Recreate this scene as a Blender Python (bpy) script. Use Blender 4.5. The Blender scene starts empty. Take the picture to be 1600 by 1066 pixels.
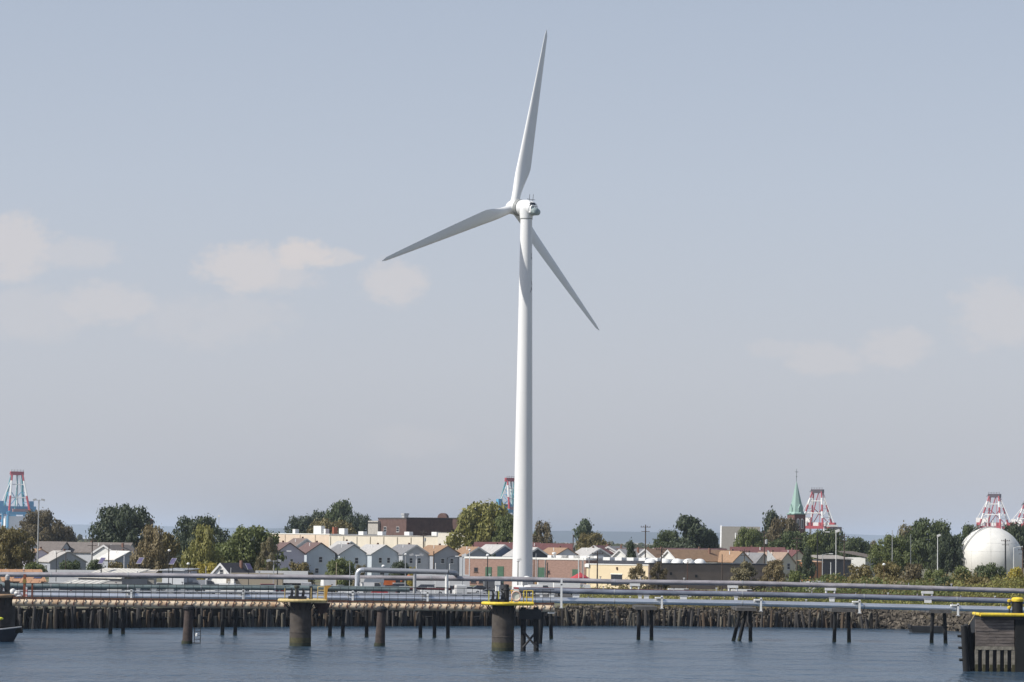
import bpy, math, random
from mathutils import Vector, Matrix, noise
R = math.radians
S = bpy.context.scene

# ------------------------------------------------------------------ camera
FPX, CAMH = 4444.0, 13.3                      # focal length in photo pixels, eye height over the water
cam_d = bpy.data.cameras.new('camera'); cam = bpy.data.objects.new('camera', cam_d)
S.collection.objects.link(cam); S.camera = cam
cam_d.sensor_width = 36.0; cam_d.lens = FPX / 1600 * 36.0
cam_d.clip_start = 1.0; cam_d.clip_end = 40000
CM = Matrix.Rotation(R(90 + 4.016), 4, 'X') @ Matrix.Rotation(R(0.65), 4, 'Z')
CM = Matrix.Translation((0, 0, CAMH)) @ CM
cam.matrix_world = CM

# ------------------------------------------------------------------ sky, sun, exposure
SUN_EL, SUN_AZ = 43.0, 248.0                  # azimuth clockwise from +Y
W = bpy.data.worlds.new('World'); S.world = W; W.use_nodes = True
nt = W.node_tree; N, L = nt.nodes, nt.links; N.clear()
def wn(t, **k):
    n = N.new(t)
    for a, b in k.items(): setattr(n, a, b)
    return n
def wmath(op, a, b=None, c=None, clamp=False):
    n = wn('ShaderNodeMath', operation=op, use_clamp=clamp)
    for i, v in enumerate((a, b, c)):
        if v is None: continue
        if isinstance(v, (int, float)): n.inputs[i].default_value = v
        else: L.new(v, n.inputs[i])
    return n.outputs[0]
sky = wn('ShaderNodeTexSky', sky_type='NISHITA', sun_disc=False)
sky.sun_elevation = R(SUN_EL); sky.sun_rotation = R(SUN_AZ)
sky.altitude = 0; sky.air_density = 1.0; sky.dust_density = 1.0; sky.ozone_density = 1.0
tc = wn('ShaderNodeTexCoord'); sep = wn('ShaderNodeSeparateXYZ'); L.new(tc.outputs['Generated'], sep.inputs[0])
elev = wmath('MAXIMUM', sep.outputs[2], 0.0)
# summer haze: pale, evenly grey towards the horizon, clearing upward, the same all round
hz = wn('ShaderNodeMapRange'); hz.clamp = True
L.new(elev, hz.inputs[0]); hz.inputs[1].default_value = 0; hz.inputs[2].default_value = 0.55
hz.inputs[3].default_value = 0.9; hz.inputs[4].default_value = 0.12
grad = wn('ShaderNodeMapRange'); grad.clamp = True
L.new(elev, grad.inputs[0]); grad.inputs[1].default_value = 0.0; grad.inputs[2].default_value = 0.2
hcol = wn('ShaderNodeValToRGB'); L.new(grad.outputs[0], hcol.inputs[0])
for pos, c in ((0.0, (.47, .48, .525, 1)), (.3, (.515, .53, .595, 1)), (.62, (.515, .548, .635, 1)), (1.0, (.49, .53, .625, 1))):
    e = hcol.color_ramp.elements[0] if pos == 0 else hcol.color_ramp.elements[-1] if pos == 1 else hcol.color_ramp.elements.new(pos)
    e.position = pos; e.color = c
hsc = wn('ShaderNodeVectorMath', operation='SCALE'); L.new(hcol.outputs[0], hsc.inputs[0]); hsc.inputs['Scale'].default_value = 11.0
mix1 = wn('ShaderNodeMix', data_type='RGBA')
L.new(hz.outputs[0], mix1.inputs[0]); L.new(sky.outputs[0], mix1.inputs[6]); L.new(hsc.outputs[0], mix1.inputs[7])
# faint fair-weather clouds near the horizon, where the photograph shows them
ay = wmath('MAXIMUM', wmath('ABSOLUTE', sep.outputs[1]), 0.02)
ca = wmath('DIVIDE', sep.outputs[0], ay); ce = wmath('DIVIDE', sep.outputs[2], ay)
comb = wn('ShaderNodeCombineXYZ'); L.new(ca, comb.inputs[0]); L.new(wmath('MULTIPLY', ce, 1.5), comb.inputs[1])
def wnoise(scale, det, rough):
    n = wn('ShaderNodeTexNoise'); n.inputs['Scale'].default_value = scale
    n.inputs['Detail'].default_value = det; n.inputs['Roughness'].default_value = rough
    L.new(comb.outputs[0], n.inputs['Vector']); return n
n1 = wnoise(60, 6, 0.6); n2 = wnoise(210, 4, 0.6)
nz = wmath('ADD', wmath('MULTIPLY', wmath('SUBTRACT', n1.outputs[0], 0.5), 2.1), wmath('MULTIPLY', wmath('SUBTRACT', n2.outputs[0], 0.5), 1.1))
CLOUDS = [(375, 415, 85, 48, .62), (470, 400, 60, 30, .8), (515, 402, 55, 14, .5), (440, 432, 80, 30, .4), (615, 440, 62, 45, .5),
          (10, 385, 90, 60, .55), (100, 395, 110, 28, .32), (160, 475, 95, 42, .4), (60, 490, 110, 50, .25), (330, 500, 150, 50, .2),
          (1395, 545, 70, 38, .34), (1290, 560, 80, 32, .3), (1560, 490, 90, 70, .36), (1210, 545, 50, 20, .2), (650, 690, 90, 30, .12)]
tot = None
for (px, py, rx, ry, st) in CLOUDS:
    a0 = (px - 800) / FPX; e0 = (845 + (px - 800) * .01134 - py) / FPX
    dx = wmath('DIVIDE', wmath('SUBTRACT', ca, a0), rx / FPX); dy = wmath('DIVIDE', wmath('SUBTRACT', ce, e0), ry / FPX)
    d = wmath('ADD', wmath('ADD', wmath('MULTIPLY', dx, dx), wmath('MULTIPLY', dy, dy)), nz)
    m = wn('ShaderNodeMapRange', interpolation_type='SMOOTHSTEP'); L.new(d, m.inputs[0])
    m.inputs[1].default_value = 1.1; m.inputs[2].default_value = 0.15; m.inputs[3].default_value = 0; m.inputs[4].default_value = st
    tot = m.outputs[0] if tot is None else wmath('MAXIMUM', tot, m.outputs[0])
mix2 = wn('ShaderNodeMix', data_type='RGBA'); L.new(wmath('MULTIPLY', tot, 1.12), mix2.inputs[0]); L.new(mix1.outputs[2], mix2.inputs[6])
mix2.inputs[7].default_value = (6.95, 6.55, 6.5, 1)
bg = wn('ShaderNodeBackground'); bg.inputs[1].default_value = 0.1; L.new(mix2.outputs[2], bg.inputs[0])
wo = wn('ShaderNodeOutputWorld'); L.new(bg.outputs[0], wo.inputs[0])

sun_d = bpy.data.lights.new('sun', 'SUN'); sun = bpy.data.objects.new('sun', sun_d); S.collection.objects.link(sun)
sun_d.energy = 5.0; sun_d.angle = R(0.5); sun_d.color = (1.0, 0.95, 0.87)
SUNV = Vector((math.sin(R(SUN_AZ)) * math.cos(R(SUN_EL)), math.cos(R(SUN_AZ)) * math.cos(R(SUN_EL)), math.sin(R(SUN_EL))))
sun.rotation_euler = SUNV.to_track_quat('Z', 'Y').to_euler(); sun.location = (-200, -60, 220)
vs = S.view_settings
vs.view_transform = 'Standard'; vs.look = 'None'; vs.exposure = 0.0; vs.gamma = 1.0; vs.use_curve_mapping = False
S.cycles.use_denoising = True
S.cycles.max_bounces = 6; S.cycles.transparent_max_bounces = 8; S.cycles.volume_bounces = 0

# ------------------------------------------------------------------ helpers
C = S.collection
rnd = random.Random(7)
GZ = 2.8                                      # height of the land over the water
M3 = CM.to_3x3()
def P(px, py, Y):
    """the point at distance Y that the photo shows at pixel (px, py)"""
    d = M3 @ Vector(((px - 800) / FPX, (533 - py) / FPX, -1.0))
    return Vector((0, 0, CAMH)) + d * (Y / d.y)
def G(px, Y, z=GZ):
    """a point at height z and distance Y in the column px"""
    lo, hi = -600.0, 2000.0
    for _ in range(40):
        m = (lo + hi) / 2
        if P(px, m, Y).z > z: lo = m
        else: hi = m
    p = P(px, lo, Y); p.z = z
    return p
def hexc(h):
    h = h.lstrip('#'); o = []
    for i in (0, 2, 4):
        c = int(h[i:i + 2], 16) / 255
        o.append(c / 12.92 if c <= .04045 else ((c + .055) / 1.055) ** 2.4)
    return tuple(o)
MATS = {}
def mk(name, col, rough=.7, metal=0.0, var=.18, scale=1.2, bump=0.0, bscale=None, col2=None, stretch=(1, 1, 1), island=0.0, detail=5, trans=0.0):
    if name in MATS: return MATS[name]
    if isinstance(col, str): col = hexc(col)
    if isinstance(col2, str): col2 = hexc(col2)
    m = bpy.data.materials.new(name); m.use_nodes = True; t = m.node_tree; b = t.nodes['Principled BSDF']
    b.inputs['Roughness'].default_value = rough; b.inputs['Metallic'].default_value = metal
    co = t.nodes.new('ShaderNodeTexCoord'); mp = t.nodes.new('ShaderNodeMapping'); mp.inputs['Scale'].default_value = stretch
    t.links.new(co.outputs['Object'], mp.inputs[0])
    nzt = t.nodes.new('ShaderNodeTexNoise'); nzt.inputs['Scale'].default_value = scale; nzt.inputs['Detail'].default_value = detail
    nzt.inputs['Roughness'].default_value = .6
    t.links.new(mp.outputs[0], nzt.inputs['Vector'])
    mr = t.nodes.new('ShaderNodeMapRange'); mr.inputs[1].default_value = .3; mr.inputs[2].default_value = .7
    t.links.new(nzt.outputs[0], mr.inputs[0])
    fac = mr.outputs[0]
    if island:
        g = t.nodes.new('ShaderNodeNewGeometry'); mm = t.nodes.new('ShaderNodeMix'); mm.inputs[0].default_value = island
        t.links.new(fac, mm.inputs[2]); t.links.new(g.outputs['Random Per Island'], mm.inputs[3]); fac = mm.outputs[0]
    mx = t.nodes.new('ShaderNodeMix'); mx.data_type = 'RGBA'
    c2 = col2 if col2 else tuple(min(1, c * (1 + var)) for c in col)
    c1 = col if col2 else tuple(c * (1 - var) for c in col)
    mx.inputs[6].default_value = (*c1, 1); mx.inputs[7].default_value = (*c2, 1)
    t.links.new(fac, mx.inputs[0]); t.links.new(mx.outputs[2], b.inputs['Base Color'])
    if trans:
        tr = t.nodes.new('ShaderNodeBsdfTranslucent'); t.links.new(mx.outputs[2], tr.inputs[0])
        ms = t.nodes.new('ShaderNodeMixShader'); ms.inputs[0].default_value = trans
        t.links.new(b.outputs[0], ms.inputs[1]); t.links.new(tr.outputs[0], ms.inputs[2])
        t.links.new(ms.outputs[0], t.nodes['Material Output'].inputs[0])
    if bump:
        bn = t.nodes.new('ShaderNodeTexNoise'); bn.inputs['Scale'].default_value = bscale or scale * 4; bn.inputs['Detail'].default_value = 4
        t.links.new(mp.outputs[0], bn.inputs['Vector'])
        bp = t.nodes.new('ShaderNodeBump'); bp.inputs['Strength'].default_value = bump; bp.inputs['Distance'].default_value = .1
        t.links.new(bn.outputs[0], bp.inputs['Height']); t.links.new(bp.outputs[0], b.inputs['Normal'])
    MATS[name] = m
    return m

class MB:
    def __init__(s): s.v = []; s.f = []
    def face(s, pts):
        n = len(s.v); s.v += [tuple(p) for p in pts]; s.f.append(tuple(range(n, n + len(pts)))); return s
    def hexa(s, p):                            # 8 points: bottom 4 ccw, top 4 ccw
        n = len(s.v); s.v += [tuple(q) for q in p]
        for q in ((3, 2, 1, 0), (4, 5, 6, 7), (0, 1, 5, 4), (1, 2, 6, 5), (2, 3, 7, 6), (3, 0, 4, 7)): s.f.append(tuple(n + i for i in q))
        return s
    def box(s, x0, x1, y0, y1, z0, z1):
        return s.hexa([(x0, y0, z0), (x1, y0, z0), (x1, y1, z0), (x0, y1, z0), (x0, y0, z1), (x1, y0, z1), (x1, y1, z1), (x0, y1, z1)])
    def cbox(s, c, sz, m=None):
        x, y, z = (q / 2 for q in sz); c = Vector(c)
        pts = [Vector(q) for q in ((-x, -y, -z), (x, -y, -z), (x, y, -z), (-x, y, -z), (-x, -y, z), (x, -y, z), (x, y, z), (-x, y, z))]
        return s.hexa([(m @ q if m else q) + c for q in pts])
    def tube(s, p0, p1, r0, r1=None, n=8, caps=True):
        p0, p1 = Vector(p0), Vector(p1); r1 = r0 if r1 is None else r1
        d = (p1 - p0).normalized(); a = d.orthogonal().normalized(); b = d.cross(a); k = len(s.v)
        for p, r in ((p0, r0), (p1, r1)):
            for i in range(n):
                t = 2 * math.pi * i / n; s.v.append(tuple(p + (a * math.cos(t) + b * math.sin(t)) * r))
        for i in range(n): s.f.append((k + i, k + (i + 1) % n, k + n + (i + 1) % n, k + n + i))
        if caps: s.f.append(tuple(k + i for i in reversed(range(n)))); s.f.append(tuple(k + n + i for i in range(n)))
        return s
    def path(s, pts, r, n=10):
        pts = [Vector(p) for p in pts]; k = len(s.v); ref = None
        for i, p in enumerate(pts):
            d = ((pts[min(i + 1, len(pts) - 1)] - pts[max(i - 1, 0)])).normalized()
            a = d.orthogonal() if ref is None else ref - d * ref.dot(d)
            a.normalize(); ref = a; b = d.cross(a)
            for j in range(n):
                t = 2 * math.pi * j / n; s.v.append(tuple(p + (a * math.cos(t) + b * math.sin(t)) * r))
        for i in range(len(pts) - 1):
            for j in range(n):
                s.f.append((k + i * n + j, k + i * n + (j + 1) % n, k + (i + 1) * n + (j + 1) % n, k + (i + 1) * n + j))
        s.f.append(tuple(k + i for i in reversed(range(n)))); e = k + (len(pts) - 1) * n; s.f.append(tuple(e + i for i in range(n)))
        return s
    def lathe(s, prof, n=24, c=(0, 0, 0), axis='Z'):
        k = len(s.v); c = Vector(c)
        for r, z in prof:
            for i in range(n):
                t = 2 * math.pi * i / n; q = Vector((r * math.cos(t), r * math.sin(t), z))
                if axis == 'X': q = Vector((q.z, q.x, q.y))
                s.v.append(tuple(q + c))
        for j in range(len(prof) - 1):
            for i in range(n): s.f.append((k + j * n + i, k + j * n + (i + 1) % n, k + (j + 1) * n + (i + 1) % n, k + (j + 1) * n + i))
        s.f.append(tuple(k + i for i in reversed(range(n)))); e = k + (len(prof) - 1) * n; s.f.append(tuple(e + i for i in range(n)))
        return s
    def prism(s, poly, y0, y1):                # poly in x,z
        n = len(poly); k = len(s.v)
        s.v += [(x, y0, z) for x, z in poly] + [(x, y1, z) for x, z in poly]
        s.f.append(tuple(k + i for i in range(n))); s.f.append(tuple(k + n + i for i in reversed(range(n))))
        for i in range(n): s.f.append((k + i, k + n + i, k + n + (i + 1) % n, k + (i + 1) % n))
        return s
    def mesh(s, name, smooth=False, fix=True):
        me = bpy.data.meshes.new(name); me.from_pydata(s.v, [], s.f)
        if fix:
            import bmesh
            bm = bmesh.new(); bm.from_mesh(me); bmesh.ops.recalc_face_normals(bm, faces=bm.faces); bm.to_mesh(me); bm.free()
        if smooth:
            for p in me.polygons: p.use_smooth = True
            try: me.set_sharp_from_angle(angle=R(40))
            except Exception: pass
        me.update(); return me
    def build(s, name, mat, parent=None, smooth=False, loc=None, fix=True):
        return link(name, s.mesh(name, smooth, fix), mat, parent, loc)
def link(name, me, mat, parent=None, loc=None):
    o = bpy.data.objects.new(name, me); C.objects.link(o)
    if mat is not None:
        if not me.materials: me.materials.append(mat)
        elif me.materials[0] is not mat: o.material_slots[0].link = 'OBJECT'; o.material_slots[0].material = mat
    if parent: o.parent = parent
    if loc is not None: o.location = loc
    return o
def tag(o, label=None, cat=None, group=None, kind=None):
    if label: o['label'] = label
    if cat: o['category'] = cat
    if group: o['group'] = group
    if kind: o['kind'] = kind
    return o
def thing(name, label, cat, loc=(0, 0, 0), rz=0.0, group=None):
    o = bpy.data.objects.new(name, None); C.objects.link(o); o.empty_display_size = .5
    o.location = loc; o.rotation_euler = (0, 0, R(rz)); return tag(o, label, cat, group)

# ------------------------------------------------------------------ materials
def lin(*c): return c
white_gel = mk('white_gelcoat', (.78, .79, .79), .38, var=.03, scale=.15)
tower_paint = mk('tower_white_paint', (.76, .765, .765), .42, var=.06, scale=.35, stretch=(1, 1, .12))
ring_grey = mk('generator_grey', (.25, .26, .255), .5, var=.08)
dark_gl = mk('dark_glass', (.03, .035, .045), .15, var=.1)
teal = mk('teal_cover', (.33, .40, .40), .4, var=.35, scale=1.5)
steel_dk = mk('dark_steel', (.014, .015, .018), .65, var=.3)
steel = mk('galvanised_steel', (.42, .43, .44), .45, .5, var=.12)
steel_pt = mk('grey_painted_steel', (.38, .39, .40), .55, var=.12)
alu = mk('aluminium_cladding', (.80, .81, .83), .28, .8, var=.14, scale=.6, stretch=(.3, 1, 1))
alu_dull = mk('weathered_cladding', (.36, .37, .39), .45, .55, var=.2, scale=.5, stretch=(.3, 1, 1))
pipe_green = mk('grey_green_pipe_paint', (.13, .17, .175), .5, .1, var=.32, scale=1.4, stretch=(.35, 1, 1))
pipe_blue = mk('grey_blue_pipe_paint', (.22, .24, .29), .42, .3, var=.32, scale=1.4, stretch=(.35, 1, 1))
pipe_mauve = mk('faded_mauve_pipe_paint', (.40, .375, .39), .42, .4, var=.32, scale=1.4, stretch=(.35, 1, 1))
white_pt = mk('white_paint', (.78, .78, .76), .55, var=.08)
yellow_pt = mk('safety_yellow', (.56, .38, .05), .6, scale=3.5, col2=(.84, .66, .04), detail=8, bump=.2)
yellow_fd = mk('faded_yellow', (.42, .30, .13), .7, scale=3, col2=(.72, .58, .26), detail=8, bump=.2)
red_pt = mk('oxide_red', (.085, .022, .026), .6, var=.25)
red_br = mk('bright_red_paint', (.45, .06, .07), .55, var=.15)
cream_tube = mk('cream_tube_paint', (.40, .25, .14), .6, var=.2, scale=.9, col2=(.74, .63, .47))
rust = mk('rusty_steel', (.09, .042, .026), .8, var=.4, scale=2, bump=.3)
conc_dk = mk('weathered_caisson', (.042, .035, .031), .9, scale=.9, col2=(.085, .072, .062), bump=.4, bscale=3)
algae = mk('tide_line_weed', (.03, .035, .018), .8, var=.5, scale=3, bump=.5)
tide_ol = mk('olive_tide_band', (.06, .055, .025), .85, var=.4, scale=2)
timber_dk = mk('creosoted_timber', (.010, .011, .013), .9, var=.4, scale=2, bump=.6, stretch=(1, 1, .2))
plank_m = mk('weathered_plank', (.085, .07, .062), .9, scale=3, col2=(.22, .185, .165), bump=.5, stretch=(.25, 1, 1))
conc_lt = mk('pale_pile_concrete', (.11, .10, .075), .9, col2=(.33, .30, .25), scale=1.6, bump=.4)
pile_ms = [mk('old_pile_brown', (.085, .06, .04), .9, var=.5, scale=2.5, bump=.6, stretch=(1, 1, .2)),
           mk('old_pile_grey', (.06, .055, .052), .9, var=.4, scale=2.5, bump=.6, stretch=(1, 1, .2)),
           mk('old_pile_dark', (.02, .017, .016), .9, var=.4, scale=2.5, bump=.6, stretch=(1, 1, .2)),
           mk('old_pile_pale', (.13, .115, .09), .9, var=.4, scale=2.5, bump=.6, stretch=(1, 1, .2))]
glass_w = mk('window_glass', (.035, .04, .05), .12, var=.3)
frame_w = mk('window_frame_white', (.62, .62, .62), .6, var=.05)
bark = mk('bark', (.075, .058, .045), .9, var=.3, scale=4, bump=.5)

# ------------------------------------------------------------------ setting: water, land, hills
def node_water():
    m = bpy.data.materials.new('harbour_water'); m.use_nodes = True; t = m.node_tree; b = t.nodes['Principled BSDF']
    b.inputs['Roughness'].default_value = .22; b.inputs['IOR'].default_value = 1.33; b.inputs['Specular IOR Level'].default_value = .5
    co = t.nodes.new('ShaderNodeTexCoord')
    def ns(scale, stretch, det=3, off=0):
        mp = t.nodes.new('ShaderNodeMapping'); mp.inputs['Scale'].default_value = stretch; mp.inputs['Location'].default_value = (off, off, 0)
        t.links.new(co.outputs['Object'], mp.inputs[0])
        n = t.nodes.new('ShaderNodeTexNoise'); n.inputs['Scale'].default_value = scale; n.inputs['Detail'].default_value = det
        t.links.new(mp.outputs[0], n.inputs['Vector']); return n.outputs[0]
    a = ns(1.5, (1.0, .22, 1), 5); c = ns(.22, (.8, .5, 1), 3, 31)
    gust = ns(.05, (.07, 1, 1), 4, 77)
    mrg = t.nodes.new('ShaderNodeMapRange'); mrg.inputs[1].default_value = .35; mrg.inputs[2].default_value = .65
    mrg.inputs[3].default_value = .18; mrg.inputs[4].default_value = 1.0; t.links.new(gust, mrg.inputs[0])
    b1 = t.nodes.new('ShaderNodeBump'); b1.inputs['Distance'].default_value = .9; t.links.new(mrg.outputs[0], b1.inputs['Strength']); t.links.new(a, b1.inputs['Height'])
    b2 = t.nodes.new('ShaderNodeBump'); b2.inputs['Strength'].default_value = 1.0; b2.inputs['Distance'].default_value = 1.6
    t.links.new(c, b2.inputs['Height']); t.links.new(b1.outputs[0], b2.inputs['Normal']); t.links.new(b2.outputs[0], b.inputs['Normal'])
    mx = t.nodes.new('ShaderNodeMix'); mx.data_type = 'RGBA'; mx.inputs[6].default_value = (.036, .068, .105, 1); mx.inputs[7].default_value = (.024, .052, .088, 1)
    t.links.new(mrg.outputs[0], mx.inputs[0]); t.links.new(mx.outputs[2], b.inputs['Base Color'])
    return m
wm = MB().face([(-1500, -400, 0), (1500, -400, 0), (1500, 560, 0), (-1500, 560, 0)]).build('water', node_water(), fix=False)
tag(wm, 'dark blue grey harbour water with small ripples', None, kind='structure')
SHORE = [(-1600, 380), (-500, 392), (-100, 402), (0, 408), (100, 413), (300, 426), (600, 441), (1000, 459), (1300, 459), (1400, 457), (1480, 450), (1560, 438), (1700, 425), (2300, 410), (3200, 400)]
def shoreY(px):
    for (a, ya), (b, yb) in zip(SHORE, SHORE[1:]):
        if a <= px <= b: return ya + (yb - ya) * (px - a) / (b - a)
    return 440
ground_m = mk('waste_ground', (.16, .135, .10), .95, scale=.05, col2=(.11, .125, .05), bump=.5, bscale=1.5)
asph_m = mk('worn_asphalt', (.055, .055, .056), .9, scale=.09, col2=(.10, .098, .095), bump=.2)
bank_m = mk('muddy_bank', (.035, .03, .02), .95, scale=.4, col2=(.085, .07, .045), bump=.8, bscale=2)
gm = MB(); bm_ = MB(); prev = None
for px, Y in SHORE:
    t = G(px, Y); lo = Vector((t.x, Y - 2.2, -1.2)); far = Vector((t.x * 12 * (1 if abs(t.x) > 5 else 1), 30000, GZ))
    mid = Vector((t.x * 1.25, 560, GZ))
    if prev:
        gm.face([prev[0], t, mid, prev[2]]); gm.face([prev[2], mid, far, prev[3]]); bm_.face([prev[1], lo, t, prev[0]])
    prev = (t, lo, mid, far)
tag(gm.build('ground', ground_m, fix=False), 'flat waste ground of the waterfront reaching to the far hills', kind='structure')
tag(bm_.build('shore_bank', bank_m, fix=False), 'dark muddy bank behind the old timber piles', kind='structure')
def sheet(name, pts, z, m, label):
    return tag(MB().face([(p.x, p.y, z) for p in pts]).build(name, m, fix=False), label, kind='structure')
sheet('parking_lot', [G(-300, 480), G(930, 500), G(960, 640), G(-300, 640)], GZ + .008, asph_m, 'worn asphalt lot behind the pipelines')
sheet('road', [G(-600, 745), G(2200, 745), G(2200, 757), G(-600, 757)], GZ + .008, asph_m, 'street in front of the row of houses')
sheet('pavement', [G(-600, 757.2), G(2200, 757.2), G(2200, 760), G(-600, 760)], GZ + .13, mk('concrete_paving', (.34, .33, .31), .9), 'concrete pavement along the houses')
# far wooded ridge on the horizon
hm = MB(); prev = None
for i in range(161):
    x = -11000 + 22000 * i / 160
    h = 104 + 26 * noise.noise((x * .00035, 3.1, 0)) + 12 * noise.noise((x * .0015, 7.7, 0)) + 5.0 * noise.noise((x * .007, 1.7, 0))
    cur = [(x, 26000 - 300, GZ - 1), (x, 26000, GZ + h * .6), (x, 26400, GZ + h), (x, 28000, GZ - 1)]
    if prev:
        for j in range(3): hm.face([prev[j], cur[j], cur[j + 1], prev[j + 1]])
    prev = cur
tag(hm.build('hills', mk('far_woods', (.035, .05, .035), .95, scale=.01, var=.4), smooth=True), 'low blue ridge along the horizon', kind='structure')

# ------------------------------------------------------------------ wind turbine
TY = 601.0
tb = G(816, TY)
turb = thing('wind_turbine', 'tall white three-bladed wind turbine standing behind the pipelines', 'wind turbine', tb)
tz = lambda py: P(818, py, TY).z - tb.z
TTOP = tz(342)
def trad(z): return 2.2 + (1.24 - 2.2) * min(1, z / TTOP) ** .95
prof = []
for i in range(25): z = TTOP * i / 24; prof.append((trad(z), z))
twr = MB().lathe(prof, 64).build('tower', tower_paint, turb, smooth=True)
for f in (.27, .53, .78):
    z = TTOP * f; r = trad(z)
    MB().lathe([(r + .004, z - .06), (r + .018, z - .05), (r + .018, z + .05), (r + .003, z + .06)], 48).build('flange_seam', tower_paint, twr, smooth=True)
MB().lathe([(2.75, -.05), (2.75, .35), (2.3, .4)], 40).build('foundation', mk('grey_concrete', (.33, .32, .30), .9), turb)
YAW, TILT = R(46.0), R(5.9)
AX = Vector((-math.sin(YAW) * math.cos(TILT), math.cos(YAW) * math.cos(TILT), math.sin(TILT)))
AU = Vector((math.cos(YAW), math.sin(YAW), 0)); AW = AX.cross(AU); AW = AW if AW.z > 0 else -AW
def axm(off): return Matrix((AX, AU, AW)).transposed()      # columns: axis, horizontal, up
RM = axm(0)
hubc = P(803.0, 324.3, TY + 3.0) - tb
axis_o = hubc - AX * 4.0                                     # point over the tower axis
def on_axis(mb):                                             # local x = rotor axis, y = AU, z = AW
    mb.v = [tuple(RM @ Vector(q) + axis_o) for q in mb.v]; return mb
# nacelle: egg-shaped body blended onto the tower head
nb = MB(); prof = [(.4, 2.2), (1.4, 2.15), (1.62, 1.85), (1.72, 1.2), (1.74, .3), (1.70, -.4), (1.63, -.9)]
nb.lathe(prof, 32, axis='X'); on_axis(nb); nac = nb.build('nacelle', white_gel, turb, smooth=True)
nk = axis_o.z - TTOP
MB().lathe([(1.26, TTOP), (1.34, TTOP + .05), (1.46, TTOP + nk * .5), (1.5, TTOP + nk * .9)], 32).build('nacelle_neck', white_gel, nac, smooth=True)
MB().lathe([(1.29, TTOP - .12), (1.33, TTOP - .1), (1.33, TTOP + .03), (1.29, TTOP + .05)], 32).build('yaw_ring', ring_grey, nac, smooth=True)
on_axis(MB().lathe([(1.5, 1.85), (1.76, 1.9), (1.78, 2.75), (1.55, 2.85)], 40, axis='X')).build('generator_ring', ring_grey, turb, smooth=True)
def loft(rings, n=24):
    mb = MB()
    for (x, cz, ry, rz) in rings:
        for k in range(n): t = 2 * math.pi * k / n; mb.v.append((x, ry * math.cos(t), cz + rz * math.sin(t)))
    for q in range(len(rings) - 1):
        for k in range(n): mb.f.append((q * n + k, q * n + (k + 1) % n, (q + 1) * n + (k + 1) % n, (q + 1) * n + k))
    mb.f.append(tuple(range(n))); mb.f.append(tuple((len(rings) - 1) * n + k for k in range(n))); return on_axis(mb)
loft([(-.88, 0, 1.63, 1.63), (-1.3, -.04, 1.56, 1.56), (-1.75, -.18, 1.46, 1.42)]).build('rear_shell', white_gel, nac, smooth=True)
loft([(-1.72, -.45, 1.3, 1.08), (-2.1, -.55, 1.28, .98), (-2.7, -.7, 1.15, .8), (-3.05, -.78, .95, .68), (-3.2, -.85, .5, .35)]).build('rear_cooler', teal, nac, smooth=True)
mt = Matrix.Rotation(R(38), 3, 'Y')
on_axis(MB().cbox((-1.72, -.45, .78), (.7, 1.25, .5), mt)).build('louvre_opening', dark_gl, nac)
on_axis(MB().cbox((-2.12, -.35, .42), (.55, 1.5, .22), mt).cbox((-2.0, -1.2, -.35), (.5, .16, 1.3)).cbox((-2.5, -.1, .12), (.3, .9, .2), mt)).build('cooler_frame', white_gel, nac)
on_axis(MB().tube((-.9, -.55, 1.4), (-.9, -.55, 2.9), .045).tube((-.9, .55, 1.4), (-.9, .55, 3.0), .045).tube((-1.0, -1.3, 1.85), (-.8, 1.3, 1.85), .05)).build('wind_sensor_mast', steel_dk, nac)
hb = on_axis(MB().lathe([(1.5, 2.8), (1.52, 3.2), (1.5, 4.3), (1.35, 5.0), (1.0, 5.55), (.5, 5.9), (.08, 6.0)], 32, axis='X')).build('hub', white_gel, turb, smooth=True)
def blade(theta):
    rd = AU * math.sin(theta) + AW * math.cos(theta); mo = -AU * math.cos(theta) + AW * math.sin(theta)
    mb = MB(); n = 20; rings = []
    RT = 39.35
    for i in range(31):
        f = i / 30; r = 1.0 + (RT - 1.0) * f; q = r / RT
        if q < .055: ch, th = 1.85, 1.0
        elif q < .23:
            s = (q - .055) / .175; s = s * s * (3 - 2 * s); ch = 1.85 + 1.45 * s; th = 1.0 - .70 * s
        else:
            s = (q - .23) / .77; ch = 3.3 * (1 - s) ** .92 * .82 + .594; th = .30 - .10 * s
            if q > .965: ch *= max(.2, math.sqrt(max(0, 1 - ((q - .965) / .0355) ** 2)))
        be = R(17 * (1 - q) ** 1.3 + 10)
        te = -mo * math.cos(be) - AX * math.sin(be); nn = rd.cross(te)
        cen = hubc + rd * r + AX * (.012 * r); le = .5 if q < .055 else .5 - .18 * min(1, (q - .055) / .175)
        for j in range(n):
            t = 2 * math.pi * j / n; x = .5 - .5 * math.cos(t); rr = math.sin(t)
            if q < .055: y = .5 * th * rr
            else:
                w = min(1, (q - .055) / .175)
                y = (1 - w) * .5 * th * rr + w * th * .62 * rr * (1 - x) ** .55 * (.62 if rr > 0 else 1.2)
            mb.v.append(tuple(cen + te * ((x - le) * ch) + nn * (y * ch)))
    for i in range(30):
        for j in range(n): mb.f.append((i * n + j, i * n + (j + 1) % n, (i + 1) * n + (j + 1) % n, (i + 1) * n + j))
    mb.f.append(tuple(range(n))); mb.f.append(tuple(30 * n + j for j in range(n)))
    o = mb.build('blade', white_gel, turb, smooth=True)
    p = hubc + rd * 1.15; MB().tube(p, p + rd * .35, 1.02, 1.0, 28).build('blade_root_collar', white_gel, o, smooth=True)
for k in range(3): blade(R(8.5 + 120 * k))
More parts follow.
